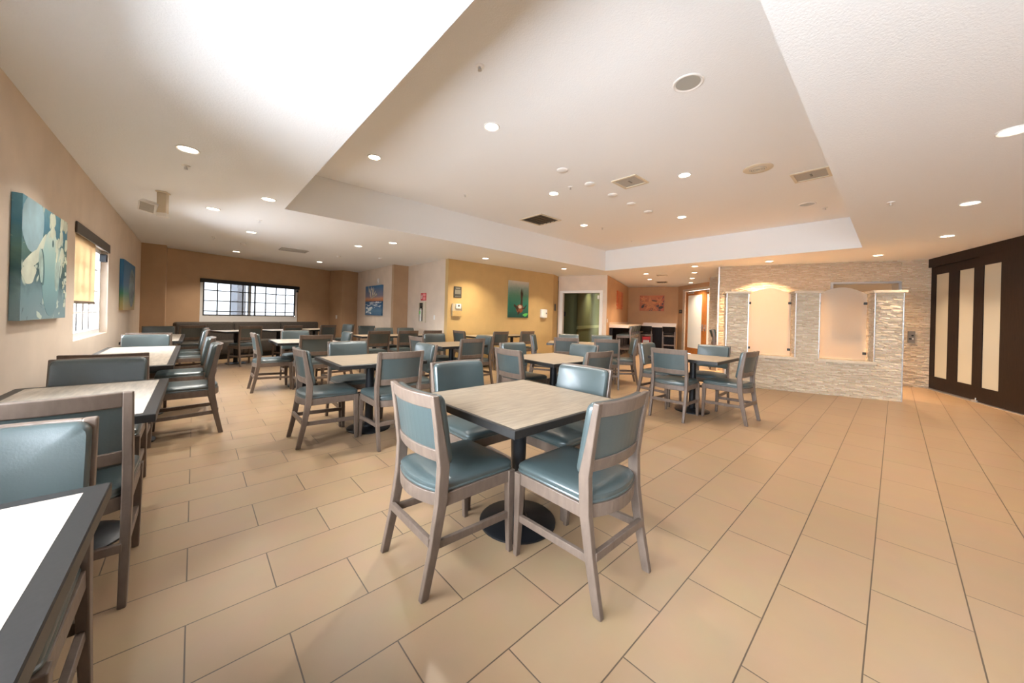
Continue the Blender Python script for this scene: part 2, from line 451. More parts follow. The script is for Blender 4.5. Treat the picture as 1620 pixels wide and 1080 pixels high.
# gridded window over the sofa
bm = new_bm(); N_ = A
def wb(s0, s1, z0, z1, t0=0.055, t1=0.085): obox(bm, WW0, U, N_, s0, s1, t0, t1, z0, z1)
s_l, s_r, zb_, zt_ = 0.76, 3.11, 1.105, 2.0
wb(s_l - .02, s_l + .012, zb_, zt_); wb(s_r - .012, s_r + .02, zb_, zt_)
wb(s_l - .1, s_r, zb_ - .018, zb_ + .012); wb(s_l, s_r, 1.985, 2.0)
wb(1.955, 1.985, zb_, zt_)
for s in (1.06, 1.36, 1.655): wb(s - .012, s + .012, zb_, zt_, .06, .075)
for s in (2.26, 2.55, 2.83): wb(s - .011, s + .011, zb_, zt_, .06, .075)
for z in (1.205, 1.48, 1.753): wb(s_l, s_r, z - .011, z + .011, .06, .075)
w4 = struct('window_3', bm, M_blackframe, 'wide black gridded window above the dark sofa', 'window')
bm = new_bm(); obox(bm, WW0, U, N_, 1.80, 1.87, 0.07, 0.12, zb_, zt_); finish(bm, 'sash_post', mat('grey_sash', (0.30, 0.32, 0.34), 0.5), w4)
bm = new_bm(); obox(bm, WW0, U, N_, s_l, s_r, 0.079, 0.083, zb_, zt_); finish(bm, 'pane', M_tint, w4)
bm = new_bm(); obox(bm, WW0, U, N_, 0.66, 3.19, 0.04, 0.13, 0.90, 1.087); finish(bm, 'white_sill', M_vinylframe, w4)
bm = new_bm(); obox(bm, WW0, U, N_, 0.66, s_l - .02, 0.05, 0.13, 1.087, 2.0); obox(bm, WW0, U, N_, s_r + .02, 3.19, 0.05, 0.13, 1.087, 2.0); finish(bm, 'side_jamb', M_vinylframe, w4)
bm = new_bm(); obox(bm, WW0, U, A, 2.62, 2.88, 2.4, 2.8, 0, 4)
struct('trim_outside_post', bm, M_outside, 'pale post outside the far window', 'post')

# roller shade and valances
vt = tag(empty('roller_shade', (-0.898, 6.5, 2.06)), 'brown valance with tan shade half drawn over the left window', 'window shade')
bm = new_bm(); box(bm, 0, .014, -.95, .91, -.06, .055); finish(bm, 'valance', M_valance, vt, bevel=.004)
bm = new_bm(); box(bm, -.035, -.032, -.92, .27, -.745, -.03); finish(bm, 'shade_fabric', M_shade, vt)
bm = new_bm(); box(bm, -.042, -.025, -.92, .27, -.775, -.745); finish(bm, 'hem_bar', mat('brown_hem', (0.16, 0.11, 0.07), .6), vt, bevel=.004)
bm = new_bm(); box(bm, -.07, -.003, .78, .86, -.19, -.09); finish(bm, 'end_bracket', M_black, vt, bevel=.004)
pv = at2(WW0, U, 1.92, -A, 0.002)
v2 = tag(empty('window_valance', (pv.x, pv.y, 1.99), math.atan2(U.y, U.x)), 'long black roller valance across the top of the far window', 'window shade')
bm = new_bm(); box(bm, -1.27, 1.27, -.06, 0.0, -.045, .055); finish(bm, 'headrail', M_black, v2, bevel=.004)
bm = new_bm(); box(bm, 1.19, 1.25, -.04, 0.0, -.13, -.06); finish(bm, 'end_bracket', M_black, v2, bevel=.004)

# ------------------------------------------------------------------ stone cladding
def cladding(bm, p0, d, n, regions, depth=(0.004, 0.028), lens=(0.035, 0.15)):
    p0 = Vector(p0); d = Vector(d); n = Vector(n)
    for s0, s1, z0, z1 in regions:
        z = z0
        while z < z1 - 0.004:
            h = min(random.uniform(0.014, 0.026), z1 - z)
            if z1 - z - h < 0.012: h = z1 - z
            s = s0 - random.uniform(0, 0.1)
            while s < s1 - 0.004:
                L = random.uniform(*lens)
                a, b = max(s, s0), min(s + L, s1)
                if b - a > 0.006:
                    t = random.uniform(*depth); t2 = t + random.uniform(-0.006, 0.006)
                    vs = obox(bm, p0, d, n, a, b, -0.004, t, z, z + h)
                    for i in (2, 6): pass
                    # split-face: skew the outer face a little
                    for v in (vs[2], vs[3], vs[6], vs[7]):
                        v.co += Vector((n.x, n.y, 0)) * random.uniform(-0.007, 0.007)
                s += L
            z += h

# stone wall
NZ0, NZ1, NS0, NS1 = 0.95, 2.25, 0.50, 1.67          # framed niche window
bm = new_bm()
for s0, s1, za, zb in ((0, NS0, 0, CZ), (NS1, 3.89, 0, CZ), (NS0, NS1, 0, NZ0), (NS0, NS1, NZ1, CZ)):
    obox(bm, SW, A, U, s0, s1, 0.03, 0.30, za, zb)
sw_o = struct('wall_stone', bm, M_stonecap, 'tall split-face stone wall behind the partition', 'wall')
bm = new_bm()
cladding(bm, SW + U * 0.03, A, -U, [(0, NS0, 0, CZ), (NS1, 3.89, 0, CZ), (NS0, NS1, 0, NZ0), (NS0, NS1, NZ1, CZ)])
finish(bm, 'stone_cladding', M_stone, sw_o)
bm = new_bm(); cladding(bm, at2(SW, A, 3.89, U, 0.03), U, A, [(0, 0.27, 0, CZ)], depth=(.004, .012)); finish(bm, 'end_cladding', M_stone, sw_o)
bm = new_bm(); obox(bm, SW, A, U, 3.875, 3.905, -0.006, 0.02, 0, CZ); finish(bm, 'corner_strip', M_chrome, sw_o, bevel=.003)
bm = new_bm()
for s0, s1, za, zb in ((NS0, NS1, NZ1 - .04, NZ1), (NS0, NS0 + .045, NZ0, NZ1 - .04), (NS1 - .045, NS1, NZ0, NZ1 - .04), (NS0, NS1, NZ0 - .04, NZ0)):
    obox(bm, SW, A, U, s0, s1, -0.01, 0.28, za, zb)
finish(bm, 'niche_frame', M_chrome, sw_o)
bm = new_bm(); obox(bm, SW, A, U, NS0, NS1, 0.27, 0.29, NZ0, NZ1); finish(bm, 'niche_back', mat('beige_niche', (0.40, 0.29, 0.17), .7), sw_o)
# stone-clad return further back
cpt = Vector((12.17, 4.00))
bm = new_bm(); obox(bm, cpt, -A, U, 0, 0.45, 0.02, 0.3, 0, CZ)
sr_o = struct('wall_stone_return', bm, M_stonecap, 'narrow stone pier seen past the stone wall', 'wall')
bm = new_bm(); cladding(bm, cpt + U * .02, -A, -U, [(0, 0.45, 0, CZ)]); cladding(bm, cpt + U * .02, U, A, [(0, .28, 0, CZ)], depth=(.004, .012)); finish(bm, 'stone_cladding', M_stone, sr_o)

# low partition with three piers
RP = Vector((8.85, -0.10)); PT = 0.46
bm = new_bm()
obox(bm, RP, A, U, 0, 2.57, 0.03, PT, 0, 0.60)
for s0, s1 in ((0, .37), (1.10, 1.46), (2.19, 2.57)): obox(bm, RP, A, U, s0 + .015, s1 - .015, 0.03, PT, 0.60, 1.845)
pw = struct('wall_partition', bm, M_stonecap, 'low split-face stone partition with three piers and two openings', 'partition')
bm = new_bm()
cladding(bm, RP + U * .03, A, -U, [(0, 2.57, 0, .60), (0, .37, .60, 1.845), (1.10, 1.46, .60, 1.845), (2.19, 2.57, .60, 1.845)])
for s1 in (.37, 1.46, 2.57): cladding(bm, at2(RP, A, s1 - .015, U, .03), U, A, [(0, PT - .03, .65 if s1 < 2 else 0, 1.845)], depth=(.006, .014))
for s0 in (0, 1.10, 2.19): cladding(bm, at2(RP, A, s0 + .015, U, .03), U, -A, [(0, PT - .03, .65 if s0 > 0 else 0, 1.845)], depth=(.006, .014))
cladding(bm, RP + U * PT, A, U, [(0, 2.57, 0, .60), (0, .37, .60, 1.845), (1.10, 1.46, .60, 1.845), (2.19, 2.57, .60, 1.845)], lens=(.15, .4))
finish(bm, 'stone_cladding', M_stone, pw)
for s0, s1 in ((-.03, .40), (1.07, 1.49), (2.16, 2.60)):
    bm = new_bm(); obox(bm, RP, A, U, s0, s1, -.035, PT + .035, 1.845, 1.888); finish(bm, 'pier_cap', M_stonecap, pw, bevel=.004)
for s0, s1 in ((.37, 1.10), (1.46, 2.19)):
    bm = new_bm(); obox(bm, RP, A, U, s0 - .03 if s0 < 1 else s0 - .04, s1 + .02, -.035, -.002, .603, .648); obox(bm, RP, A, U, s0, s1, -.002, PT + .035, .603, .648); finish(bm, 'sill', M_stonecap, pw)
for s in (.37, 1.10, 1.46, 2.19, 2.57, 0.0):
    bm = new_bm(); sg = -1 if s in (.37, 1.46, 2.57) else 1
    a, b = sorted((s, s + sg * .014)); z0 = 0.648 if 0 < s < 2.5 else 0.0
    obox(bm, RP, A, U, a, b, -.008, .03, z0, 1.845); finish(bm, 'corner_strip', M_chrome, pw, bevel=.002)

def glass_panel(s0, s1, label):
    c = at2(RP, A, (s0 + s1) / 2, U, 0.24); w = (s1 - s0) / 2
    r = tag(empty('glass_panel', (c.x, c.y, 0.65), math.atan2(A.y, A.x)), label, 'glass panel', 'textured glass panels of the stone partition')
    pts = [(-w, 0.0), (w, 0.0), (w, 1.19)]
    for i in range(1, 14):
        t = i / 14; x = w - 2 * w * t
        pts.append((x, 1.19 + 0.125 * math.sin(PI * t)))
    pts.append((-w, 1.19))
    bm = new_bm(); prism(bm, pts, -.006, .006, lambda a, b, h: (a, h, b)); finish(bm, 'glass_pane', M_pane, r)
    for x in (-w, w):
        for z in (.12, 1.02):
            bm = new_bm(); sg = 1 if x > 0 else -1
            a, b = sorted((x - sg * .045, x + sg * .003)); box(bm, a, b, -.018, .018, z - .022, z + .022)
            finish(bm, 'clip', M_slate, r, bevel=.003)
    return r
glass_panel(.39, 1.08, 'arched textured glass panel in the right opening of the stone partition')
glass_panel(1.48, 2.17, 'arched textured glass panel in the left opening of the stone partition')

# ------------------------------------------------------------------ dark sliding doors
bm = new_bm(); obox(bm, SW, -U, A, 0.0, 10.0, 0.0, 0.10, 2.52, CZ)
struct('trim_door_header', bm, M_espresso, 'espresso wood header above the sliding doors', 'trim', bevel=.004)
bm = new_bm(); obox(bm, SW, -U, A, 0.03, 9.5, 0.0, 0.15, 0.0, 0.012)
struct('trim_floor_track', bm, M_chrome, 'metal floor track of the sliding doors', 'trim')
def sliding_door(name, s0, s1, t0, glasses, label):
    t1 = t0 + 0.045; z0, z1, g0, g1 = 0.014, 2.52, 0.268, 2.355
    bm = new_bm(); cur = s0
    for a, b in glasses:
        obox(bm, SW, -U, A, cur, a, t0, t1, z0, z1)
        obox(bm, SW, -U, A, a, b, t0, t1, z0, g0); obox(bm, SW, -U, A, a, b, t0, t1, g1, z1)
        cur = b
    obox(bm, SW, -U, A, cur, s1, t0, t1, z0, z1)
    d = struct(name, bm, M_espresso, label, 'door')
    for a, b in glasses:
        bm = new_bm(); obox(bm, SW, -U, A, a - .004, b + .004, t0 + .012, t1 - .012, g0 - .004, g1 + .004); finish(bm, 'glass_panel', M_frost, d)
    return d
sliding_door('door_1', 0.012, 1.41, 0.012, [(.165, .555), (.845, 1.225)], 'dark sliding door with two frosted strips beside the stone wall')
sliding_door('door_2', 1.455, 2.90, 0.062, [(1.547, 1.92), (2.42, 2.76)], 'dark sliding door cut off by the right edge of the photo')
sliding_door('door_3', 2.92, 4.35, 0.012, [(3.05, 3.43), (3.75, 4.13)], 'dark sliding door beyond the right edge of the photo')
bm = new_bm(); obox(bm, SW, -U, A, 1.412, 1.452, 0.0, 0.10, 0.012, 2.52); struct('trim_door_post', bm, M_espresso, 'dark post between the sliding doors', 'trim')
hw = at2(SW, -U, 1.43, A, 0.105)
t = tag(empty('floor_bolt', (hw.x, hw.y, 0.012), math.atan2(-U.y, -U.x)), 'small metal floor bolt at the foot of the dark sliding doors', 'door hardware')
bm = new_bm(); box(bm, -.06, .06, -.02, .02, 0.0, .022); finish(bm, 'plate', M_chrome, t, bevel=.003)
bm = new_bm(); lathe(bm, [(.008, .022), (.008, .06)], 10); finish(bm, 'pin', M_chrome, t)

# ------------------------------------------------------------------ wooden glazed doors
def dwbox(bm, s0, s1, t0, t1, z0, z1): obox(bm, O3, DW, Vector((DW.y, -DW.x)), s0, s1, t0, t1, z0, z1)
bm = new_bm(); dwbox(bm, .40, .55, -.14, .03, 0, 2.54); dwbox(bm, .55, 3.05, -.14, .03, 2.45, 2.54); dwbox(bm, 2.98, 3.07, -.14, .03, 0, 2.45)
struct('trim_wood_door', bm, M_stonecap, 'pale door casing around the honey wood doors', 'trim')
def wood_door(name, s0, s1, hand, label):
    bm = new_bm(); t0, t1 = -.06, -.015
    dwbox(bm, s0, s0 + .15, t0, t1, .01, 2.44); dwbox(bm, s1 - .15, s1, t0, t1, .01, 2.44)
    dwbox(bm, s0 + .15, s1 - .15, t0, t1, .01, .24); dwbox(bm, s0 + .15, s1 - .15, t0, t1, 2.28, 2.44)
    d = struct(name, bm, M_doorwood, label, 'door')
    bm = new_bm(); dwbox(bm, s0 + .14, s1 - .14, t0 + .01, t1 - .01, .23, 2.29); finish(bm, 'glass', M_doorglass, d)
    bm = new_bm(); dwbox(bm, hand - .03, hand + .03, t1, t1 + .012, .92, 1.16); dwbox(bm, hand - .10, hand + .02, t1 + .03, t1 + .05, 1.02, 1.045); dwbox(bm, hand - .01, hand + .01, t1 + .01, t1 + .05, 1.02, 1.045); finish(bm, 'lever_handle', M_chrome, d)
    bm = new_bm(); dwbox(bm, s0 + .2, s0 + .55, t1, t1 + .05, 2.34, 2.40); finish(bm, 'door_closer', M_chrome, d)
    return d
wood_door('door_4', .56, 1.77, 1.70, 'honey wood door with a tall pale glass pane at the far end')
wood_door('door_5', 1.775, 2.97, 1.85, 'honey wood door half hidden by the stone pier')

# ------------------------------------------------------------------ dining chair
CUT = {}
def yc(z, h0, h1, y1=.085):                   # centre line of the back post above the bend
    return y1 - (y1 - 0.028) * (z - h0) / (h1 - h0)

def rail_arc(bm, z0, z1, y_of_z, bow, half, th, nseg=10):
    rings = []
    for i in range(nseg + 1):
        x = -half + 2 * half * i / nseg; b = -bow * (1 - (x / half) ** 2)
        rings.append([(x, y_of_z(z) + b + t, z) for z, t in ((z0, -th / 2), (z0, th / 2), (z1, th / 2), (z1, -th / 2))])
    loft(bm, rings)

def make_chair(name, seat_z, top_z, vin, wood, stool=False):
    root = empty(name)
    rail0 = seat_z - .075
    bend = seat_z + .115
    for s in (-1, 1):                          # back posts run from floor to top
        bm = new_bm()
        cl = [(0.0, 0.0, .040, .028), (.045, rail0 * .55, .045, .031), (.078, rail0 + .03, .053, .034), (.085, bend, .054, .034), (.0565, (bend + top_z) / 2, .038, .034), (0.028, top_z, .030, .034)]
        rings = []
        for y, z, dy, dx in cl:
            x = s * .213
            rings.append([(x - dx / 2, y - dy / 2, z), (x + dx / 2, y - dy / 2, z), (x + dx / 2, y + dy / 2, z), (x - dx / 2, y + dy / 2, z)])
        loft(bm, rings); finish(bm, 'back_post', wood, root, bevel=.005)
    for s in (-1, 1):
        bm = new_bm(); x = s * .208
        rings = []
        for z, w, yy in ((0, .028, .515), (rail0 * .5, .036, .508), (rail0 + .06, .044, .503)):
            rings.append([(x - w / 2, yy - w / 2, z), (x + w / 2, yy - w / 2, z), (x + w / 2, yy + w / 2, z), (x - w / 2, yy + w / 2, z)])
        loft(bm, rings); finish(bm, 'leg', wood, root, bevel=.004)
    bm = new_bm()                              # seat frame: two sides, front, bowed rear
    for s in (-1, 1):
        a, b = sorted((s * .222, s * .198)); box(bm, a, b, .095, .485, rail0, seat_z - .014)
    box(bm, -.19, .19, .490, .518, rail0, seat_z - .014)
    rail_arc(bm, rail0, seat_z - .014, lambda z: .085, .055, .200, .026)
    finish(bm, 'seat_frame', wood, root, bevel=.003)
    # seat cushion
    out = []
    hw, yf, r = .220, .532, .045
    for i in range(5):
        a = PI / 2 * i / 4; out.append((hw - r + r * math.cos(a), yf - r + r * math.sin(a)))
    for i in range(5):
        a = PI / 2 + PI / 2 * i / 4; out.append((-hw + r + r * math.cos(a), yf - r + r * math.sin(a)))
    for i in range(13):
        x = -.212 + .424 * i / 12; out.append((x, .075 - .052 * (1 - (x / .212) ** 2) - (0.0 if 0 < i < 12 else -.02)))
    cx, cyy = 0.0, .29
    rings = []
    for k, z in ((.955, -.013), (.975, -.013), (1.0, -.010), (1.0, -.004), (.985, .000), (.995, .012), (.985, .022), (.93, .032), (.80, .040), (.58, .045), (.30, .048), (.08, .049)):
        rings.append([(cx + (x - cx) * k, cyy + (y - cyy) * k, seat_z + z) for x, y in out])
    bm = new_bm(); loft(bm, rings); finish(bm, 'seat', vin, root, smooth=True)
    # back: rails and pad
    yz = lambda z: yc(z, bend, top_z)
    for nm, za, zb in () if stool else (('top_rail', top_z - .066, top_z), ('lower_rail', bend + .012, bend + .070)):
        bm = new_bm(); rail_arc(bm, za, zb, yz, .030, .200, .026); finish(bm, nm, wood, root, bevel=.005)
    bm = new_bm(); hw2, z0, z1, rr = .222, bend - .008, top_z - .003, .032
    cxz = [(hw2 - rr, z1 - rr, 0), (-hw2 + rr, z1 - rr, 1), (-hw2 + rr, z0 + rr, 2), (hw2 - rr, z0 + rr, 3)]
    ol = []
    for ax, az, q in cxz:
        for i in range(5):
            a = PI / 2 * q + PI / 2 * i / 4; ol.append((ax + rr * math.cos(a), az + rr * math.sin(a)))
    # dense outline so the pad follows the bow
    ol2 = []
    for i, p in enumerate(ol):
        q = ol[(i + 1) % len(ol)]; L = math.hypot(q[0] - p[0], q[1] - p[1]); nn = max(1, int(L / .05))
        for j in range(nn): ol2.append((p[0] + (q[0] - p[0]) * j / nn, p[1] + (q[1] - p[1]) * j / nn))
    zm = (z0 + z1) / 2
    def pad_pt(x, z, t): return (x, yz(z) - .030 * (1 - min(1, (x / .2) ** 2)) + t, z)
    # front shell rings
    rings = []
    for k, t in (((.04, -.034), (.5, -.034), (.94, -.030), (.985, -.020)) if stool else ((.86, .004), (.965, .012))) + ((.985, .018), (1.0, .030), (.985, .044), (.94, .053), (.80, .058), (.5, .061), (.2, .062), (.04, .062)):
        rings.append([pad_pt(x * (1 - (1 - k) * .7 if k > .8 else k), zm + (z - zm) * (k if k < .8 else 1 - (1 - k) * 1.0), t) for x, z in ol2])
    loft(bm, rings)
    finish(bm, 'backrest', vin, root, smooth=True)
    # rear panel seen between the rails
    if not stool:
        bm = new_bm()
        rail_arc(bm, bend + .06, top_z - .055, yz, .030, .200, .010)
        finish(bm, 'back_panel', vin, root)
    # stretchers
    zs = .20 if not stool else .28
    for s in (-1, 1):
        bm = new_bm(); x = s * .208
        rings = [[(x - .011, .03, zs + .002), (x + .011, .03, zs + .002), (x + .011, .03, zs + .038), (x - .011, .03, zs + .038)],
                 [(x - .011, .505, zs - .014), (x + .011, .505, zs - .014), (x + .011, .505, zs + .022), (x - .011, .505, zs + .022)]]
        loft(bm, rings); finish(bm, 'stretcher', wood, root, bevel=.003)
    bm = new_bm(); box(bm, -.205, .205, .022, .046, zs + .018, zs + .056); finish(bm, 'stretcher', wood, root, bevel=.003)
    if stool:
        bm = new_bm(); box(bm, -.205, .205, .495, .52, zs, zs + .04); finish(bm, 'footrest', wood, root, bevel=.003)
    return root

chair0 = make_chair('dining_chair', 0.46, 0.905, M_vinyl, M_wood)
stool0 = make_chair('bar_stool', 0.74, 1.06, M_vinyl, M_wood, True)
bstool0 = make_chair('bar_stool', 0.72, 1.04, M_blackvinyl, M_wood, True)
USED = set()
def place(proto, x, y, face, label, cat, group):
    """rear feet at (x, y); face = plan direction the sitter looks"""
    o = proto if proto.name not in USED else copy_tree(proto)
    USED.add(proto.name)
    o.location = (x, y, 0); o.rotation_euler = (0, 0, math.atan2(face[1], face[0]) - PI / 2)
    tag(o, label, cat, group)
    return o

# ------------------------------------------------------------------ tables
def table(name, c, lx, ly, rz, label, group, lam=M_lam, band=.018, nped=1, zt=.765, basr=.225, edge=M_edge):
    r = tag(empty(name, (c[0], c[1], 0), rz), label, 'table', group)
    hx, hy = lx / 2, ly / 2
    bm = new_bm(); box(bm, -hx + band, hx - band, -hy + band, hy - band, zt - .004, zt + .0005); finish(bm, 'table_top', lam, r)
    bm = new_bm()
    outer = [(-hx, -hy), (hx, -hy), (hx, hy), (-hx, hy)]; inner = [(-hx + band, -hy + band), (hx - band, -hy + band), (hx - band, hy - band), (-hx + band, hy - band)]
    vo = [[bm.verts.new((x, y, z)) for x, y in outer] for z in (zt - .038, zt - .003, zt)]
    for k in (3,):
        pass
    vo[2] = [bm.verts.new((x * (1 - .003 / hx), y * (1 - .003 / hy), zt)) for x, y in outer]
    vi = [bm.verts.new((x, y, zt)) for x, y in inner]
    for i in range(4):
        j = (i + 1) % 4
        bm.faces.new((vo[0][i], vo[0][j], vo[1][j], vo[1][i])); bm.faces.new((vo[1][i], vo[1][j], vo[2][j], vo[2][i]))
        bm.faces.new((vo[2][i], vo[2][j], vi[j], vi[i]))
    bm.faces.new(list(reversed(vo[0])))
    bmesh.ops.delete(bm, geom=[v for v in bm.verts if not v.link_faces], context='VERTS')
    finish(bm, 'edge_band', edge, r)
    xs = [0] if nped == 1 else [-lx * .27, lx * .27]
    for px in xs:
        q = (px, 0) if lx >= ly else (0, px)
        if lx < ly and nped > 1: q = (0, -ly * .27 if px < 0 else ly * .27)
        bm = new_bm(); lathe(bm, [(.043, .02), (.043, zt - .05)], 20, (q[0], q[1], 0)); finish(bm, 'column', M_black, r, smooth=True)
        bm = new_bm(); lathe(bm, [(basr, 0), (basr, .010), (basr * .93, .018), (.06, .030), (.05, .045)], 36, (q[0], q[1], 0)); finish(bm, 'base', M_black, r, smooth=True)
        bm = new_bm(); box(bm, q[0] - .2, q[0] + .2, q[1] - .03, q[1] + .03, zt - .058, zt - .038); box(bm, q[0] - .03, q[0] + .03, q[1] - .2, q[1] + .2, zt - .058, zt - .0385); finish(bm, 'top_bracket', M_black, r)
    return r

G_SQ = 'square dining tables in the middle of the room'
E = (1, 0); W = (-1, 0); N = (0, 1); S = (0, -1)
table('dining_table', (1.515, 1.565), .93, .90, 0, 'foreground square oak-topped table with black edge and column', G_SQ, basr=.235)
table('dining_table', (1.45, 3.90), .90, .90, 0, 'square oak-topped table in the second row, left of the foreground table', G_SQ, band=.04)
table('dining_table', (3.33, 5.21), .90, .90, 0, 'square table between three rows of chairs, seen below the wall thermostat', G_SQ)
table('dining_table', (3.36, 2.89), .90, .90, math.radians(-4), 'square oak-topped table directly behind the foreground table', G_SQ)
table('dining_table', (5.27, 1.93), .90, .90, 0, 'square table standing alone before the stone partition', G_SQ)
table('dining_table', (1.40, 6.80), .90, .90, 0, 'square table in the aisle nearest the dark sofa', G_SQ, lam=M_lamgrey)

G_CH = 'teal dining chairs'
def chairs(lst):
    for x, y, face, label in lst:
        place(chair0, x, y, face, label, 'chair', G_CH)
T_ = 'teal padded chair '
chairs([
    (0.775, 1.60, E, T_ + 'at the near left of the foreground square table'),
    (1.505, 0.825, N, T_ + 'at the near right of the foreground square table'),
    (1.55, 2.37, S, T_ + 'at the far left of the foreground square table'),
    (2.25, 1.59, W, T_ + 'at the far right of the foreground square table'),
    (0.725, 3.88, E, T_ + 'at the left of the second-row square table, side on'),
    (1.49, 3.17, N, T_ + 'seen from behind at the near right of the second-row square table'),
    (1.43, 4.65, S, T_ + 'on the far side of the second-row square table'),
    (2.20, 3.94, W, T_ + 'on the right of the second-row square table, its front lit blue'),
    (2.64, 5.24, E, T_ + 'on the left of the square table below the thermostat'),
    (3.40, 5.98, S, T_ + 'on the far side of the square table below the thermostat'),
    (3.28, 4.47, N, T_ + 'seen from behind at the near side of the table below the thermostat'),
    (4.05, 5.14, W, T_ + 'on the right of the square table below the thermostat'),
    (2.57, 2.92, (1, -.07), T_ + 'with pale worn frame left of the table behind the foreground table'),
    (3.32, 3.66, (0, -1), T_ + 'on the far side of the table behind the foreground table'),
    (3.36, 2.18, (.07, 1), T_ + 'seen from behind right of the table behind the foreground table'),
    (4.12, 2.95, W, T_ + 'facing the camera across the table behind the foreground table'),
    (4.52, 1.97, (1, .03), T_ + 'seen from behind at the left of the table before the stone partition'),
    (5.24, 1.19, (.08, 1), T_ + 'at the right of the table before the stone partition'),
    (5.40, 2.74, S, T_ + 'with a dark tag on its pad, far left of the partition table'),
    (6.04, 1.90, W, T_ + 'on the far right of the table before the stone partition'),
    (0.665, 6.78, E, T_ + 'bleached by daylight left of the aisle table near the sofa'),
    (1.40, 7.56, S, T_ + 'on the far side of the aisle table near the sofa'),
    (1.41, 6.00, N, T_ + 'seen from behind at the aisle table near the sofa'),
    (2.17, 6.86, W, T_ + 'on the right of the aisle table near the sofa, pad catching light'),
])
# wall tables along the windows
G_WT = 'tables along the window wall'
for y0, y1, lb, npd in ((.36, 1.505, 'table against the left wall in the near left corner, cut by the frame', 1), (2.35, 3.49, 'second table from the camera against the left wall, below the large teal painting', 1),
                  (4.27, 6.44, 'long table against the left wall under the shaded window', 2), (7.32, 9.32, 'farthest long table against the left wall, nearest the corner', 2)):
    near = y0 < 1
    table('wall_table', (-.49 if near else -.45, (y0 + y1) / 2), .65, y1 - y0, 0, lb, G_WT, lam=M_lamgrey, band=.046, nped=npd, basr=.2)
chairs([
    (-.455, 1.785, S, T_ + 'facing the near left corner table, nearest chair on the left'),
    (-.415, 2.18, N, T_ + 'seen from behind at the near end of the second wall table'),
    (-.47, 3.76, S, T_ + 'facing the camera at the far end of the second wall table'),
    (-.49, 4.00, N, T_ + 'back to back with the second wall table, at the shaded-window table'),
    (-.46, 6.72, S, T_ + 'bleached white by daylight at the far end of the shaded-window table'),
    (-.46, 7.05, N, T_ + 'with its top rail showing behind the daylight-bleached chair'),
    (-.50, 9.62, S, T_ + 'at the far end of the last wall table, by the corner'),
    (.225, 4.87, W, T_ + 'with lime-lit seat, nearer of two along the shaded-window table'),
    (.205, 5.90, W, T_ + 'with lime-lit seat, farther of two along the shaded-window table'),
    (.20, 8.00, W, T_ + 'nearer of two on the aisle side of the last wall table'),
    (.20, 8.72, W, T_ + 'farther of two on the aisle side of the last wall table'),
])
# tables in front of the sofa
rzU = math.atan2(U.y, U.x)
bay = [Vector((.975, 9.80)), Vector((1.87, 10.20)), Vector((2.78, 10.55))]
for v, lb in zip(bay, ('leftmost small square table in front of the dark sofa', 'middle small square table in front of the dark sofa', 'rightmost small square table in front of the dark sofa')):
    c = v + A * .66
    table('sofa_table', c, .74, .74, rzU, lb, 'small tables in front of the sofa', lam=M_lamgrey, band=.02, basr=.2)
for v, lb in zip(bay, ('seen from behind before the leftmost sofa table', 'seen from behind before the middle sofa table', 'seen from behind and dark against the rightmost sofa table')):
    chairs([(v.x, v.y, A, T_ + lb)])
chairs([(0.0, 10.15, A, T_ + 'at the left end of the sofa, facing the far window'),
        (3.55, 11.30, -U, T_ + 'lit blue, at the right end of the rightmost sofa table')])
# long tables at the back
G_LT = 'long dining tables at the back'
table('long_table', (3.50, 7.93), 1.75, .76, 0, 'long dark-edged table below the red fire extinguisher sign', G_LT, nped=2, basr=.2)
table('long_table', (5.93, 7.08), 1.95, .76, 0, 'long table along the golden yellow wall', G_LT, nped=2, basr=.2)
chairs([
    (2.83, 7.12, N, T_ + 'leftmost of three seen from behind at the table below the red sign'),
    (3.47, 7.12, N, T_ + 'middle of three seen from behind at the table below the red sign'),
    (4.07, 7.12, N, T_ + 'rightmost of three seen from behind at the table below the red sign'),
    (3.52, 8.66, S, T_ + 'left of two across the table below the red sign'),
    (4.09, 8.66, S, T_ + 'right of two across the table below the red sign'),
    (3.58, 10.0, S, T_ + 'standing alone below the seascape painting'),
    (4.62, 6.98, E, T_ + 'at the left end of the table along the golden wall'),
    (5.46, 6.33, N, T_ + 'left of two seen from behind at the golden wall table'),
    (6.36, 6.33, N, T_ + 'right of two seen from behind at the golden wall table'),
])
d10 = Vector((.6, -.8)); n10 = Vector((.8, .6)); c10 = Vector((5.96, 4.21))
ct = c10 + d10 * -.14
table('long_table', ct, 1.36, .80, math.atan2(d10.y, d10.x), 'long table set at an angle before the green doorway', G_LT, nped=2, basr=.2)
def a10(u_, v_): q = c10 + d10 * u_ + n10 * v_; return q.x, q.y
chairs([
    (*a10(-.42, -.77), n10, T_ + 'left of two seen from behind at the angled table'),
    (*a10(.31, -.77), n10, T_ + 'right of two seen from behind at the angled table'),
    (*a10(-.42, .79), -n10, T_ + 'left of two across the angled table, before the green doorway'),
    (*a10(.31, .79), -n10, T_ + 'right of two across the angled table, before the green doorway'),
    (*a10(-1.19, .0), d10, T_ + 'at the left end of the angled table, facing along it'),
    (*a10(.95, .02), -d10, T_ + 'at the right end of the angled table, seen edge on'),
])
# tag on the pad of one partition chair
for o in bpy.data.objects:
    if o.get('label', '').startswith('teal padded chair with a dark tag'):
        bm = new_bm(); box(bm, -.03, .03, .125, .132, .62, .645); finish(bm, 'dark_tag', M_black, o)

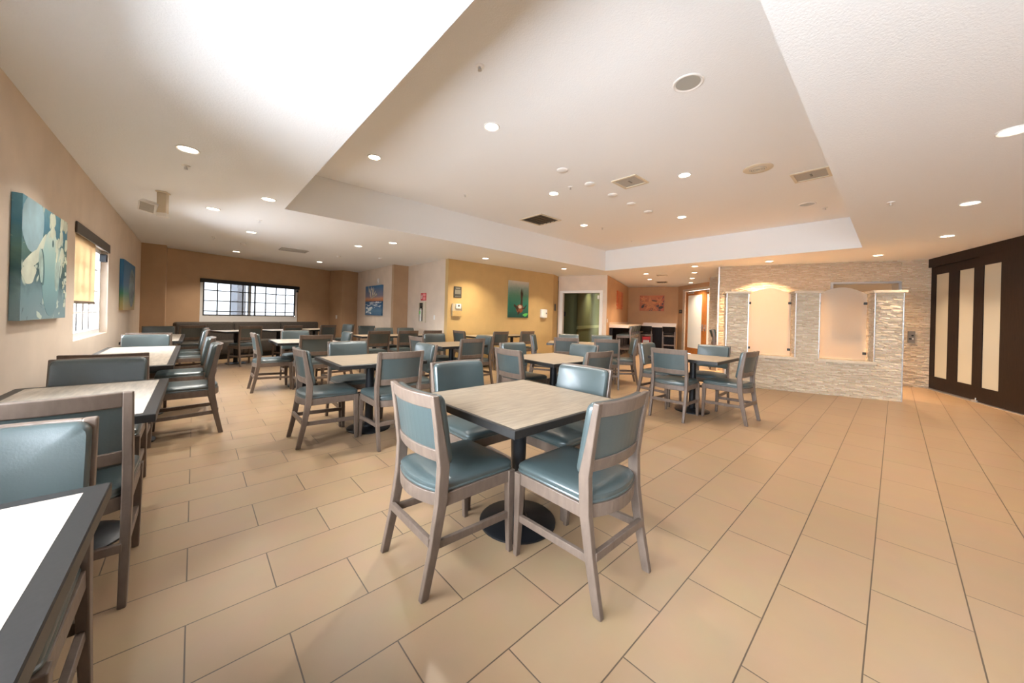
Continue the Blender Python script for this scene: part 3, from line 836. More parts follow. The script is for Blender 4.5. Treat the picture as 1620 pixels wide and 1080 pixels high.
# ------------------------------------------------------------------ sofa
so = at2(WW0, U, 1.935, -A, 0.03)
sofa = tag(empty('banquette_sofa', (so.x, so.y, 0), rzU), 'long dark brown tweed banquette sofa below the far window', 'sofa')
bm = new_bm(); box(bm, -1.8, 1.8, -.66, -.02, 0.0, .12); finish(bm, 'plinth', M_black, sofa)
for k in range(3):
    x0 = -1.815 + k * 1.21; x1 = x0 + 1.205
    bm = new_bm(); box(bm, x0, x1, -.22, 0.0, .12, .925); finish(bm, 'backrest', M_sofa, sofa, bevel=.05, seg=4, smooth=True)
    bm = new_bm(); box(bm, x0, x1, -.70, -.225, .12, .45); finish(bm, 'seat_cushion', M_sofa, sofa, bevel=.035, seg=3, smooth=True)

# ------------------------------------------------------------------ counters and stools at the back
off = -A
ca = tag(empty('bar_counter', (O0.x, O0.y, 0), rzU), 'cream bar-height counter along the orange wall', 'counter', 'cream bar counters')
bm = new_bm(); box(bm, .45, 4.55, -.64, -.003, .985, 1.085); finish(bm, 'worktop', M_counter, ca, bevel=.006)
bm = new_bm(); box(bm, .55, 4.5, -.10, -.003, 0, .984); finish(bm, 'support_panel', M_espresso, ca)
bm = new_bm(); box(bm, .45, 4.55, -.015, -.003, 1.086, 1.16); finish(bm, 'backsplash', M_counter, ca)
cb = tag(empty('bar_counter', (O2.x, O2.y, 0), math.atan2(-A.y, -A.x)), 'cream bar-height counter along the back wall below the starfish picture', 'counter', 'cream bar counters')
bm = new_bm(); box(bm, .65, 1.96, -.60, -.003, .985, 1.085); finish(bm, 'worktop', M_counter, cb, bevel=.006)
bm = new_bm(); box(bm, .66, 1.94, -.10, -.003, 0, .984); box(bm, 1.89, 1.94, -.55, -.10, 0, .984); finish(bm, 'support_panel', M_espresso, cb)
bm = new_bm(); box(bm, .65, 1.96, -.015, -.003, 1.086, 1.16); finish(bm, 'backsplash', M_counter, cb)
G_ST = 'bar stools at the counters'
for k, lb in enumerate(('first bar stool along the orange wall counter, nearest the room', 'second bar stool along the orange wall counter', 'third bar stool along the orange wall counter', 'fourth bar stool along the orange wall counter, nearest the back wall')):
    p = at2(O0, U, .66 + k * .60, off, .77)
    place(stool0, p.x, p.y, A, 'teal padded ' + lb, 'stool', G_ST)
for (x, y), lb in (((13.21, 6.65), 'left'), ((13.50, 5.86), 'right')):
    place(bstool0, x, y, U, 'black %s bar stool of two seen from behind at the back wall counter' % lb, 'stool', G_ST)
for k, lb in enumerate(('nearest', 'middle', 'farthest')):
    p = Vector((10.42, 3.39)) + Vector((.50, .15)) * k
    place(stool0, p.x, p.y, -A, '%s of three teal bar stools seen past the end of the stone wall' % lb, 'stool', G_ST)
p = at2(O2, -A, .84, -U, .42)
rb = tag(empty('red_carton', (p.x, p.y, 0), math.atan2(-A.y, -A.x)), 'red carton with a white label under the back wall counter', 'box')
bm = new_bm(); box(bm, -.16, .16, -.15, .15, 0, .58); finish(bm, 'carton', M_red, rb, bevel=.004)
bm = new_bm(); box(bm, -.12, .12, .15, .153, .30, .44); box(bm, -.12, .12, -.153, -.15, .30, .44); finish(bm, 'label_sticker', M_signwhite, rb)

# ------------------------------------------------------------------ pictures
def canvas(name, loc, face, w, h, depth, m, label, figure=None):
    """canvas on a wall: loc = centre of its back, face = plan direction it faces; local x runs to the viewer's right"""
    rz = math.atan2(face[1], face[0]) + PI / 2
    loc = (loc[0] + face[0] * .002, loc[1] + face[1] * .002, loc[2])
    r = tag(empty(name, loc, rz), label, 'painting')
    bm = new_bm(); box(bm, -w / 2, w / 2, -depth, 0, -h / 2, h / 2); cv = finish(bm, 'canvas', m, r, bevel=.002)
    if figure:
        for nm, pts, fm, dd in figure:
            bm = new_bm()
            for kq, q in enumerate(pts if isinstance(pts[0], list) else [pts]):
                q = [(max(-w / 2, min(w / 2, a)), max(-h / 2, min(h / 2, b))) for a, b in q]
                prism(bm, q, -depth - .0006 - dd * .4 - kq * .00012, -depth + .0003, lambda a, b, t: (a, t, b))
            finish(bm, nm, fm, cv)
    return r

def blob(cx, cz, rx_, rz_, rot=0.0, n=20, wob=0.0):
    return [(cx + rx_ * math.cos(a) * (1 + wob * math.sin(3 * a)) * math.cos(rot) - rz_ * math.sin(a) * math.sin(rot), cz + rx_ * math.cos(a) * (1 + wob * math.sin(3 * a)) * math.sin(rot) + rz_ * math.sin(a) * math.cos(rot)) for a in [2 * PI * i / n for i in range(n)]]

pa = art_mat('teal_water_art', [(0.0, (0.22, 0.33, 0.36)), (0.22, (0.18, 0.31, 0.34)), (0.42, (0.03, 0.10, 0.11)), (0.60, (0.10, 0.22, 0.19)), (0.8, (0.06, 0.22, 0.32)), (1.0, (0.14, 0.36, 0.46))], 2, -.43, .43, .30, 5.0,
             [((0.60, 0.70, 0.60), 3.6, .60), ((0.02, 0.05, 0.055), 4.5, .67)])
body = art_mat('pale_teal_body', [(0.0, (0.17, 0.30, 0.33)), (0.4, (0.24, 0.46, 0.48)), (0.75, (0.40, 0.62, 0.60)), (1.0, (0.66, 0.78, 0.68))], 2, -.36, .26, .10, 4)
flip = mat('pale_flipper_paint', (0.46, 0.62, 0.57), .5, noise=(8, .35, (1, 1, 1)))
hil = mat('pale_ripple_paint', (0.72, 0.78, 0.64), .5, noise=(6, .2, (1, 1, 1)))
skyp = mat('pale_blue_paint', (0.36, 0.56, 0.64), .5, noise=(4, .25, (1, 1, 1)))
shadep = mat('deep_teal_paint', (0.06, 0.17, 0.19), .5)
rnd = random.Random(3)
ripples = [blob(rnd.uniform(.05, .52), rnd.uniform(.05, .40), rnd.uniform(.015, .05), rnd.uniform(.03, .08), rnd.uniform(-.9, -.2), 16, .25) for _ in range(22)]
drops = [blob(rnd.uniform(.40, .54), rnd.uniform(-.32, .12), rnd.uniform(.006, .02), rnd.uniform(.01, .03), rnd.uniform(-.6, .2), 12, .2) for _ in range(20)]
canvas('painting', (-.9, 4.45, 1.577), (1, 0), 1.10, .845, .045, pa, 'large teal underwater painting of a pale rounded sea animal on the left wall',
       [('painted_glow', blob(-.33, .26, .24, .20, .3, 30, .06), skyp, 0), ('painted_ripples', ripples, hil, .0005), ('painted_ripple', blob(-.30, .02, .22, .05, .35, 24, .2), hil, .0008), ('painted_ripple', blob(-.20, .08, .2, .04, .7, 24, .2), hil, .0011), ('painted_ripple', blob(-.40, -.10, .14, .07, .1, 20, .2), hil, .0014),
        ('painted_body', blob(.10, -.06, .235, .34, 0, 40, .03), body, .001), ('painted_shadow', blob(-.12, -.03, .05, .14, .15, 20), shadep, .0015), ('painted_eye', blob(.13, .18, .02, .03, 0, 12), shadep, .0015), ('painted_flipper', blob(-.15, -.02, .05, .13, .2, 24, .1), flip, .002), ('painted_flipper', blob(.27, .0, .075, .20, -.12, 28, .08), flip, .002),
        ('painted_drops', drops, hil, .002)])
pb = art_mat('blue_seabed_art', [(0.0, (0.42, 0.30, 0.12)), (0.18, (0.30, 0.30, 0.12)), (0.33, (0.05, 0.22, 0.12)), (0.5, (0.03, 0.13, 0.26)), (1.0, (0.02, 0.15, 0.32))], 2, -.42, .42, .10, 5)
gstone = mat('grey_painted_boulder', (0.20, 0.27, 0.30), .6, noise=(7, .5, (1, 1, 1)))
canvas('painting', (-.9, 9.12, 1.62), (1, 0), 1.45, .83, .045, pb, 'blue and green seabed painting on the left wall beyond the shaded window',
       [('painted_boulder', blob(.28, -.02, .36, .34, .3, 22, .08), gstone, 0)])
pc = art_mat('sunset_beach_art', [(0.0, (0.03, 0.12, 0.24)), (0.15, (0.10, 0.22, 0.34)), (0.28, (0.03, 0.13, 0.28)), (0.46, (0.02, 0.10, 0.22)), (0.49, (0.55, 0.20, 0.08)), (0.56, (0.70, 0.32, 0.16)), (0.64, (0.26, 0.24, 0.30)), (1.0, (0.03, 0.17, 0.36))], 2, -.47, .47, .06, 7)
foam = mat('painted_foam', (0.70, 0.76, 0.80), .6, noise=(14, .3, (1, 1, 1)))
cloud = mat('painted_cloud', (0.62, 0.56, 0.44), .6, noise=(9, .6, (1, 1, 1)))
rnd = random.Random(11)
clouds = []
for _ in range(34):
    a = rnd.uniform(.25, 1.9); d_ = rnd.uniform(.08, .42)
    clouds.append(blob(-.22 + d_ * math.cos(a) * 1.25, .05 + d_ * math.sin(a) * .85, rnd.uniform(.04, .12), rnd.uniform(.012, .03), a, 14, .25))
waves = [blob(rnd.uniform(-.6, .65), rnd.uniform(-.26, -.04), rnd.uniform(.05, .20), rnd.uniform(.005, .014), rnd.uniform(-.12, .12), 14, .2) for _ in range(26)]
surf = [blob(rnd.uniform(-.58, -.12), rnd.uniform(-.42, -.24), rnd.uniform(.03, .10), rnd.uniform(.02, .05), rnd.uniform(-.4, .4), 14, .2) for _ in range(14)]
canvas('painting', (4.30, 11.33, 1.67), (-1, 0), 1.37, .95, .05, pc, 'blue sunset seascape painting with white surf on the far wall',
       [('painted_clouds', clouds, cloud, 0), ('painted_waves', waves, foam, 0), ('painted_surf', surf, foam, .001)])
pdm = art_mat('green_sea_art', [(0.0, (0.008, 0.065, 0.05)), (0.35, (0.012, 0.16, 0.11)), (0.6, (0.07, 0.22, 0.14)), (0.8, (0.22, 0.30, 0.25)), (1.0, (0.55, 0.50, 0.42))], 2, -.54, .54, .16, 4,
            [((0.08, 0.17, 0.16), 5.0, .66)])
seal = mat('dark_painted_fur', (0.045, 0.022, 0.012), .6, noise=(9, .5, (1, 1, 1)))
chest = mat('rust_painted_chest', (0.24, 0.06, 0.02), .6); pale = mat('pale_painted_patch', (0.62, 0.52, 0.40), .6)
leafm = mat('bright_painted_weed', (0.10, 0.50, 0.10), .6)
canvas('painting', (7.20, 7.66, 1.79), (0, -1), .82, 1.09, .04, pdm, 'green sea painting with a diving dark brown animal on the golden wall',
       [('painted_tail', [(.06, .20), (.10, .36), (.13, .20), (.15, .34), (.17, .16), (.15, .04), (.16, -.22), (.05, -.20), (.08, 0.0)], seal, 0),
        ('painted_body', blob(.04, -.28, .15, .13, .2, 20, .05), chest, .001), ('painted_head', blob(-.16, -.20, .06, .035, -.7), seal, .002),
        ('painted_neck', [(-.18, -.17), (-.10, -.19), (.0, -.24), (-.04, -.36), (-.12, -.28)], seal, .0015), ('painted_fin', [(.12, -.24), (.2, -.25), (.3, -.16), (.34, -.15), (.25, -.28), (.14, -.30)], seal, .002),
        ('painted_fin', [(-.02, -.36), (.06, -.36), (.0, -.45), (-.06, -.46)], seal, .002), ('painted_patch', blob(.05, -.22, .07, .05), pale, .003), ('painted_weed', blob(.28, -.46, .10, .05, .2, 16, .3), leafm, .001)])
pe = art_mat('rust_orange_art', [(0.0, (0.40, 0.10, 0.02)), (0.5, (0.52, 0.16, 0.04)), (1.0, (0.42, 0.08, 0.02))], 0, -.5, .5, .5, 6, [((0.03, 0.018, 0.012), 3.2, .60)])
starm = mat('painted_starfish', (0.58, 0.22, 0.07), .6, noise=(20, .25, (1, 1, 1)))
dk = mat('painted_dark_gap', (0.035, 0.02, 0.012), .6)
def star(cx, cz, R_, r_, rot, n=5):
    return [(cx + (R_ if i % 2 == 0 else r_) * math.cos(rot + PI * i / n), cz + (R_ if i % 2 == 0 else r_) * math.sin(rot + PI * i / n)) for i in range(2 * n)]
pm = at2(O2, -A, .98, -U, 0)
canvas('painting', (pm.x, pm.y, 2.0), (-U.x, -U.y), .98, .66, .04, pe, 'rust orange starfish painting on the wall above the back counter',
       [('painted_starfish', star(-.05, -.04, .44, .12, .4), starm, 0), ('painted_starfish', star(.30, .08, .24, .07, 1.0), starm, .001), ('painted_starfish', star(-.34, .18, .18, .06, .2), starm, .001),
        ('painted_gap', blob(.12, .10, .14, .03, -.2), dk, 0), ('painted_gap', blob(.36, -.18, .10, .06, .3), dk, 0), ('painted_gap', blob(-.36, -.14, .08, .05, 1.0), dk, 0)])
po = at2(O0, U, 2.28, -A, 0)
canvas('painting', (po.x, po.y, 2.0), (-A.x, -A.y), 1.16, .66, .04, art_mat('amber_coral_art', [(0.0, (0.50, 0.10, 0.02)), (0.5, (0.62, 0.20, 0.06)), (1.0, (0.38, 0.05, 0.02))], 0, -.5, .5, .6, 5, [((0.55, 0.32, 0.16), 6, .6)]), 'amber red coral painting on the orange side wall')

# ------------------------------------------------------------------ wall fittings
def fitting(name, loc, face, label, cat, parts, group=None):
    """parts: (name, x0, x1, depth0, depth1, z0, z1, material, bevel), x to the viewer's right, depth out of the wall"""
    loc = (loc[0] + face[0] * .002, loc[1] + face[1] * .002, loc[2])
    r = tag(empty(name, loc, math.atan2(face[1], face[0]) + PI / 2), label, cat, group)
    first = None
    for nm, x0, x1, t0, t1, z0, z1, m, bv in parts:
        bm = new_bm(); box(bm, x0, x1, -t1, -t0, z0, z1)
        on_face = first is not None and t0 >= parts[0][4] - 1e-6            # sits on the front of the first part
        o = finish(bm, nm, m, first if on_face else r, bevel=bv)
        first = first or o
    return r
G_SWI = 'white wall plates'
def plate(loc, face, label):
    fitting('wall_switch', loc, face, label, 'switch', [('plate', -.037, .037, 0, .008, -.06, .06, M_plastic, .003), ('rocker', -.015, .015, .008, .013, -.03, .03, M_white, .002)], G_SWI)
plate((4.75, 8.30, 1.19), W, 'white switch plate right of the fire extinguisher cabinet')
_p = at2(P_['c2'], U, -.0, A, 0); _q = at2(P_['ww1'], -A, .40, -U, 0.0)
plate((_q.x, _q.y, 1.10), (-U.x, -U.y), 'white wall plate near the corner right of the far window')
_p = at2(O0, U, .14, -A, 0); plate((_p.x, _p.y, 1.22), (-A.x, -A.y), 'white wall plate at the corner of the orange wall')
fitting('wall_sensor', (4.30, 11.0, 2.28), W, 'slim white sensor above the seascape painting', 'sensor', [('housing', -.035, .035, 0, .05, -.075, .075, M_plastic, .008), ('lens', -.02, .02, .05, .055, -.06, -.02, M_lens_off, .002)])
fitting('extinguisher_sign', (4.75, 8.92, 1.76), W, 'red fire extinguisher sign above the cabinet', 'sign', [('plate', -.155, .155, 0, .006, -.105, .105, M_red, .001), ('symbol_body', -.11, -.07, .006, .009, -.06, .04, M_signwhite, .004), ('symbol_nozzle', -.10, -.08, .006, .009, .045, .07, M_signwhite, .001),
        ('symbol_hose', -.065, -.055, .006, .009, -.02, .05, M_signwhite, .001), ('arrow_panel', -.02, .13, .006, .009, .01, .085, M_redlt, .001), ('text_panel', -.02, .13, .006, .009, -.085, -.01, M_redlt, .001)])
fc = fitting('extinguisher_cabinet', (4.75, 8.955, 1.325), W, 'beige fire extinguisher cabinet below the red sign', 'cabinet', [
    ('backing', -.19, .19, 0.0, .01, -.285, .285, M_dkgrille, 0), ('side_frame', .05, .195, .0, .03, -.29, .29, M_cream, .004), ('side_frame', -.195, -.17, 0, .03, -.29, .29, M_cream, .004),
    ('top_frame', -.17, .05, 0, .03, .265, .29, M_cream, .003), ('bottom_frame', -.17, .05, 0, .03, -.29, -.25, M_cream, .003)])
ex = tag(empty('fire_extinguisher', (4.704, 8.955 + .02, 1.077)), 'pale fire extinguisher with green tag inside the wall cabinet', 'extinguisher')
bm = new_bm(); lathe(bm, [(.028, 0), (.030, .01), (.030, .30), (.016, .34), (.012, .36)], 16); finish(bm, 'cylinder', M_signwhite, ex, smooth=True)
bm = new_bm(); box(bm, -.012, .012, -.03, .03, .36, .375); box(bm, -.012, .012, -.03, .02, .395, .41); box(bm, -.01, .01, -.01, .01, .375, .395); finish(bm, 'valve_lever', M_black, ex)
bm = new_bm(); box(bm, -.034, -.031, -.026, .026, .20, .28); finish(bm, 'green_tag', M_greentag, ex)
pl_parts = [('plate', -.117, .117, 0, .012, -.145, .145, M_slate, .003), ('heading', -.07, .07, .012, .015, .085, .115, M_slatelt, 0), ('text_block', -.085, .085, .012, .014, -.05, .06, M_slatelt, 0), ('footer_line', -.09, .09, .012, .015, -.115, -.105, M_slatelt, 0)]
fitting('wall_plaque', (5.04, 7.66, 1.865), S, 'dark rectangular plaque above the thermostat on the golden wall', 'sign', pl_parts)
th = fitting('thermostat_cover', (5.015, 7.66, 1.40), S, 'beige lockable cover around the white wall thermostat', 'cover', [('back_plate', -.14, .14, 0, .008, -.165, .165, M_cream, .003), ('lower_ledge', -.135, .135, .008, .05, -.165, -.02, mat('tan_plastic', (0.52, 0.36, 0.16), .45), .006), ('side_wall', -.14, -.13, .008, .06, -.02, .165, M_cream, .002), ('side_wall', .13, .14, .008, .06, -.02, .165, M_cream, .002)])
fitting('thermostat', (5.055, 7.648, 1.50), S, 'white thermostat with dark display inside the beige cover', 'thermostat', [('housing', -.075, .075, 0, .035, -.06, .06, M_plastic, .006), ('display', -.02, .03, .035, .038, -.01, .035, M_slate, .001)])
fitting('soap_dispenser', (8.30, 7.66, 1.39), S, 'white hand sanitizer dispenser on the golden wall', 'dispenser', [('housing', -.125, .125, 0, .10, -.13, .14, M_plastic, .02), ('sensor_window', .05, .085, .10, .104, -.01, .035, M_slate, .002), ('spout', -.03, .03, .03, .08, -.155, -.13, M_grille, .005)])
_y0 = Vector((8.80, 7.66)); _yd = (Vector((9.26, 7.86)) - _y0).normalized(); _pp = _y0 + _yd * .22
fitting('wall_plaque', (_pp.x, _pp.y, 1.62), (_yd.y, -_yd.x), 'small dark plaque at the corner left of the green doorway', 'sign', [('plate', -.065, .065, 0, .012, -.115, .115, M_slate, .003)])
_pp = at2(Q, A, .32, -U, 0)
_pp = Q + A * .62
fitting('corridor_sign', (_pp.x, _pp.y, 1.43), (-U.x, -U.y), 'black room sign on the green corridor wall', 'sign', [('plate', -.17, .17, 0, .012, -.085, .085, M_black, .002), ('pale_panel', .02, .12, .012, .014, -.045, .05, M_greenlt, 0), ('symbol', -.10, -.04, .012, .014, -.03, .03, M_slatelt, 0)])
_pp = O3 + DW * .22
fitting('wall_plaque', (_pp.x, _pp.y, 1.66), (DW.y, -DW.x), 'small dark plaque left of the honey wood door', 'sign', [('plate', -.11, .11, 0, .012, -.075, .075, M_slate, .003), ('text_line', -.07, .07, .012, .014, -.01, .02, M_slatelt, 0)])
_pp = at2(SW, A, .335, -U, .012)
fitting('control_panel', (_pp.x, _pp.y, 1.055), (-U.x, -U.y), 'grey metal control panel on the stone wall beside the dark doors', 'panel', [('plate', -.052, .052, -.02, .018, -.125, .125, mat('grey_panel_metal', (0.15, 0.14, 0.13), .5), .002), ('button', -.008, .028, .018, .024, .02, .05, M_black, .002), ('key_slot', -.045, .0, .018, .022, -.05, -.02, M_black, .001), ('lock', .0, .03, .018, .026, -.05, -.018, M_chrome, .003)])
_pp = at2(O0, A, .12, -U, 0)
fitting('door_strike', ((at2(D1 + A * .05, -A, 1.40).x), (at2(D1 + A * .05, -A, 1.40).y), 1.98), (A.x, A.y), 'small white device on the inner jamb of the green doorway', 'sensor', [('housing', -.03, .03, 0, .05, -.06, .06, M_plastic, .006)])

# ------------------------------------------------------------------ ceiling fittings
def make_downlight(r, on):
    o = empty('recessed_downlight')
    bm = new_bm(); lathe(bm, [(r, 0.0), (r, -.006), (r * .93, -.010), (r * .80, -.004), (r * .80, 0.0)], 32, cap0=False, cap1=False)
    bmesh.ops.bridge_loops(bm, edges=[e for e in bm.edges if e.is_boundary]); finish(bm, 'trim_ring', M_white, o, smooth=True)
    bm = new_bm(); lathe(bm, [(r * .80, -.004), (r * .80, 0.0)], 32); finish(bm, 'lens', M_lens_on if on else M_lens_off, o)
    return o
dl_on = make_downlight(.085, True); dl_off = make_downlight(.12, False)
def downlight(x, y, z, label, on=True, power=1.0, color=WARM, spread=115):
    p = dl_on if on else dl_off
    key = ('dl', on)
    o = p if key not in USED else copy_tree(p)
    USED.add(key)
    o.location = (x, y, z); tag(o, label, 'light', 'recessed ceiling downlights')
    if on:
        ld = bpy.data.lights.new('downlight_lamp', 'AREA'); ld.shape = 'DISK'; ld.size = .13
        ld.energy = LAMP * power; ld.color = color; ld.spread = math.radians(spread)
        lo = bpy.data.objects.new('downlight_lamp', ld); COL.objects.link(lo); lo.parent = o; lo.location = (0, 0, -.012)
    return o
NEU = (1.0, .96, .90)
L_ = 'lit recessed downlight '
for x, y, z, lb, pw_, colr in (
    (-.07, 4.32, CZ, 'on the low ceiling left of the tray, nearest the camera', 1.0, NEU),
    (.17, 6.60, CZ, 'right of the speaker bracket, washed out on the white ceiling', 1.4, NEU),
    (.75, 8.02, CZ, 'third along the low ceiling above the left aisle', 1.2, NEU),
    (.74, 11.0, CZ, 'close to the window wall, left of two above the sofa', 1.0, WARM),
    (2.64, 11.2, CZ, 'close to the window wall, right of two above the sofa', 1.0, WARM),
    (2.58, 7.80, CZ, 'glaring on the low ceiling beyond the tray, left of the seascape', 1.3, WARM),
    (2.95, 6.88, CZ, 'just right of the glaring one beyond the tray', .8, WARM),
    (5.33, 6.89, CZ, 'above the left part of the golden wall', 1.6, (1.0, .80, .42)),
    (7.93, 6.52, CZ, 'near the corner above the green doorway', 1.2, (1.0, .80, .45)),
    (9.77, 1.98, CZ, 'washing the stone wall above the left glass panel', 12.0, AMBER),
    (10.17, .26, CZ, 'before the stone wall near the dark doors', 2.0, AMBER),
    (8.63, -.52, CZ, 'farthest of three in a line before the dark doors', 1.15, AMBER),
    (6.52, -.55, CZ, 'middle of three in a line before the dark doors', 1.15, AMBER),
    (4.33, -.55, CZ, 'at the right edge of the photo, nearest of three in line', 1.0, AMBER),
    (10.31, 5.22, CZ, 'nearer of two left of the vents in the counter alcove', 1.3, AMBER),
    (11.73, 5.80, CZ, 'farther of two left of the vents in the counter alcove', 1.3, AMBER),
    (9.58, 3.53, CZ, 'first of four in a line before the wood doors', 1.2, AMBER),
    (10.82, 3.99, CZ, 'second of four in a line before the wood doors', 1.2, AMBER),
    (12.21, 4.57, CZ, 'third of four in a line before the wood doors', 1.2, AMBER),
    (13.59, 5.13, CZ, 'last of four in a line before the wood doors', 1.2, AMBER),
    (2.31, 2.94, TZ, 'glaring white in the raised tray nearest the camera', 2.2, NEU),
    (1.69, 4.59, TZ, 'at the left side of the raised tray', 1.0, NEU),
    (4.29, 3.78, TZ, 'left of the round plates in the raised tray', 1.0, WARM),
    (6.21, 4.58, TZ, 'yellow and glaring near the far edge of the raised tray', 1.8, (1.0, .72, .38)),
    (4.98, 2.00, TZ, 'right of the square grille in the raised tray', 1.1, WARM),
    (6.97, 2.83, TZ, 'at the far right of the raised tray', 1.1, WARM)):
    downlight(x, y, z, L_ + lb, True, pw_, colr)
downlight(3.06, 1.22, TZ, 'large unlit recessed downlight in the raised tray near the camera', False)
downlight(7.60, 1.035, TZ, 'unlit recessed downlight at the far right corner of the raised tray', False)
downlight(.68, 5.47, CZ, 'pale washed-out recessed downlight just left of the tray corner', True, .8, NEU)
# corridor lamp (beyond the doorway)
pc_ = Q + U * 1.7 - A * .45
downlight(pc_.x, pc_.y, 2.69, 'recessed downlight inside the green corridor', True, .7, (1.0, .9, .6))

disc0 = empty('ceiling_disc')
bm = new_bm(); lathe(bm, [(.075, 0), (.075, -.012), (.065, -.020), (.012, -.024)], 28); finish(bm, 'cover_plate', M_white, disc0, smooth=True)
for i, (x, y, lb) in enumerate(((3.68, 3.10, 'first and nearest'), (4.35, 3.12, 'second'), (4.99, 3.13, 'third'), (5.59, 3.13, 'fourth'), (6.21, 3.13, 'fifth and farthest'))):
    o = disc0 if i == 0 else copy_tree(disc0)
    o.location = (x, y, TZ); tag(o, 'small white ceiling plate, %s of five in a row across the tray' % lb, 'ceiling plate', 'white ceiling plates in the tray')

spk = tag(empty('ceiling_speaker', (5.41, 1.245, TZ)), 'round white ceiling speaker with ring grille in the raised tray', 'speaker')
bm = new_bm(); lathe(bm, [(.165, 0), (.165, -.008), (.15, -.014), (.10, -.014)], 36); finish(bm, 'trim_ring', M_cream, spk, smooth=True)
bm = new_bm()
lathe(bm, [(.095, -.0135), (.095, -.017)], 32)
finish(bm, 'grille', M_grille, spk)
for rr in (.04, .065, .09):
    bm = new_bm(); lathe(bm, [(rr, -.016), (rr, -.021), (rr - .010, -.021), (rr - .010, -.016)], 32, cap0=False, cap1=False); finish(bm, 'grille_ring', M_cream, spk)

def vent(x, y, z, w, d, rz, label, slats, frame_m, back_m, knob=False, group='ceiling vents'):
    r = tag(empty('ceiling_vent', (x, y, z), rz), label, 'vent', group)
    bm = new_bm(); f = .035
    box(bm, -w / 2, w / 2, -d / 2, -d / 2 + f, -.014, 0); box(bm, -w / 2, w / 2, d / 2 - f, d / 2, -.014, 0)
    box(bm, -w / 2, -w / 2 + f, -d / 2 + f, d / 2 - f, -.014, 0); box(bm, w / 2 - f, w / 2, -d / 2 + f, d / 2 - f, -.014, 0)
    finish(bm, 'frame', frame_m, r)
    bm = new_bm(); box(bm, -w / 2 + f, w / 2 - f, -d / 2 + f, d / 2 - f, -.003, 0); finish(bm, 'backing', back_m, r)
    for i in range(slats):
        yy = -d / 2 + f + (d - 2 * f) * (i + 1) / (slats + 1)
        bm = new_bm(); box(bm, -w / 2 + f, w / 2 - f, yy - .006, yy + .004, -.016, -.003); finish(bm, 'slat', mat('brown_slat', (0.10, 0.07, 0.045), .6) if i == 0 and 'brown_slat' not in MATS else MATS['brown_slat'], r)
    if knob:
        bm = new_bm(); box(bm, -.05, .05, -.012, .012, -.012, -.003); finish(bm, 'latch', M_slatelt, r, bevel=.004)
    return r
mat('brown_slat', (0.10, 0.07, 0.045), .6)
vent(5.26, 4.99, TZ, .62, .62, 0, 'square dark slatted vent near the far left edge of the tray', 4, M_cream, M_dkgrille)
vent(4.68, 2.65, TZ, .40, .38, 0, 'square grey grille with a latch in the middle of the tray', 0, M_cream, M_grille, True)
vent(6.12, .80, TZ, .40, .40, 0, 'grey grille at the right edge of the raised tray', 0, M_cream, M_grille, True)
vent(1.71, 9.57, CZ, .55, .42, 0, 'pale grey grille on the low ceiling toward the far window', 0, M_grille, M_grille)
vent(10.87, 4.98, CZ, .40, .30, rzU, 'faint flat vent between the alcove downlights', 0, M_cream, M_cream)
vent(12.83, 5.87, CZ, .62, .40, rzU, 'dark slatted vent in front of the back counter', 3, M_cream, M_dkgrille)

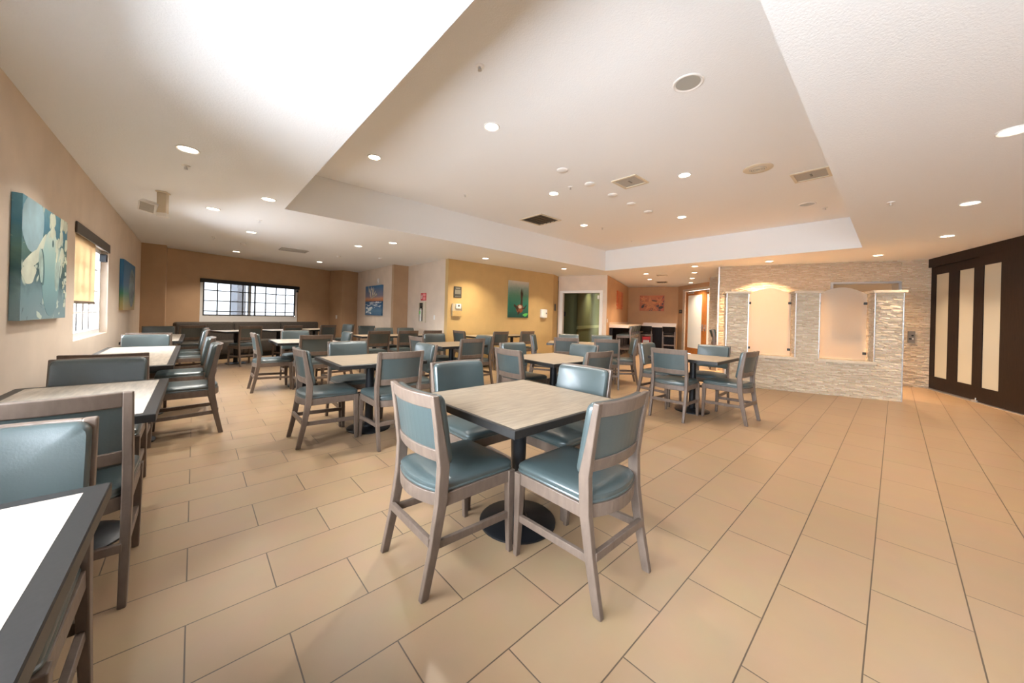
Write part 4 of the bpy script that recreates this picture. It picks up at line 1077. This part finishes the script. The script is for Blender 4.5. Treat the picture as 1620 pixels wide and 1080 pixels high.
spr0 = empty('fire_sprinkler')
bm = new_bm(); lathe(bm, [(.035, 0), (.033, -.006), (.014, -.010)], 20); finish(bm, 'escutcheon', M_white, spr0, smooth=True)
bm = new_bm(); lathe(bm, [(.006, -.008), (.006, -.037)], 10); box(bm, -.014, -.010, -.003, .003, -.037, -.014); box(bm, .010, .014, -.003, .003, -.037, -.014); finish(bm, 'body', M_chrome, spr0)
bm = new_bm(); lathe(bm, [(.017, -.036), (.017, -.039)], 16); finish(bm, 'deflector', M_chrome, spr0)
for i, (x, y, z, lb) in enumerate((
    (1.67, 2.30, TZ, 'above the foreground table in the raised tray'), (3.32, 4.89, TZ, 'near the far left edge of the raised tray'), (4.25, 3.41, TZ, 'right of the first two round plates in the tray'),
    (6.65, 4.41, TZ, 'just right of the yellow tray downlight'), (8.0, .85, TZ, 'in the far right corner of the raised tray'), (8.19, 4.56, TZ, 'at the far edge of the raised tray'),
    (-.09, 4.83, CZ, 'just behind the nearest left downlight'), (.74, 6.85, CZ, 'on the low ceiling beyond the tray corner'), (.26, 9.20, CZ, 'on the low ceiling near the far left corner'), (5.91, .06, CZ, 'on the textured ceiling right of the tray'))):
    o = spr0 if i == 0 else copy_tree(spr0)
    o.location = (x, y, z); tag(o, 'small metal fire sprinkler ' + lb, 'sprinkler', 'ceiling fire sprinklers')

sd0 = empty('smoke_detector')
bm = new_bm(); lathe(bm, [(.055, 0), (.055, -.015), (.042, -.032), (.01, -.036)], 24); finish(bm, 'housing', M_white, sd0, smooth=True)
bm = new_bm(); lathe(bm, [(.047, -.018), (.047, -.024)], 24); finish(bm, 'vent_ring', M_slatelt, sd0)
for i, (x, y, z, lb) in enumerate(((.76, 9.54, CZ, 'on the low ceiling before the far window'), (3.55, 9.03, CZ, 'on the low ceiling before the seascape wall'), (2.70, 9.62, CZ, 'on the low ceiling left of the seascape'))):
    o = sd0 if i == 0 else copy_tree(sd0)
    o.location = (x, y, z); tag(o, 'white smoke detector ' + lb, 'detector', 'smoke detectors')

# hanging bracket with a small tilted speaker
hb = tag(empty('bracket_speaker', (-.315, 6.16, CZ), math.radians(-20)), 'cream ceiling bracket holding a small tilted grilled speaker', 'speaker')
bm = new_bm(); box(bm, -.05, .05, -.06, .06, -.012, 0); finish(bm, 'ceiling_plate', M_cream, hb, bevel=.002)
bm = new_bm(); box(bm, -.045, .045, -.035, .035, -.26, -.012); finish(bm, 'drop_post', M_cream, hb, bevel=.004)
bm = new_bm(); box(bm, -.05, .05, -.04, .04, -.31, -.26); finish(bm, 'post_foot', M_white, hb, bevel=.006)
bm = new_bm(); R3 = Matrix.Translation((-.12, -.02, -.20)) @ Matrix.Rotation(math.radians(25), 4, 'X') @ Matrix.Rotation(math.radians(15), 4, 'Y')
box(bm, -.085, .085, -.05, .05, -.065, .065, R3); sb = finish(bm, 'speaker_box', M_plastic, hb, bevel=.012)
bm = new_bm(); box(bm, -.065, .065, -.054, -.049, -.05, .05, R3); finish(bm, 'speaker_grille', M_grille, sb)
bm = new_bm(); box(bm, -.08, -.04, -.01, .01, -.24, -.21); finish(bm, 'arm', M_cream, hb)
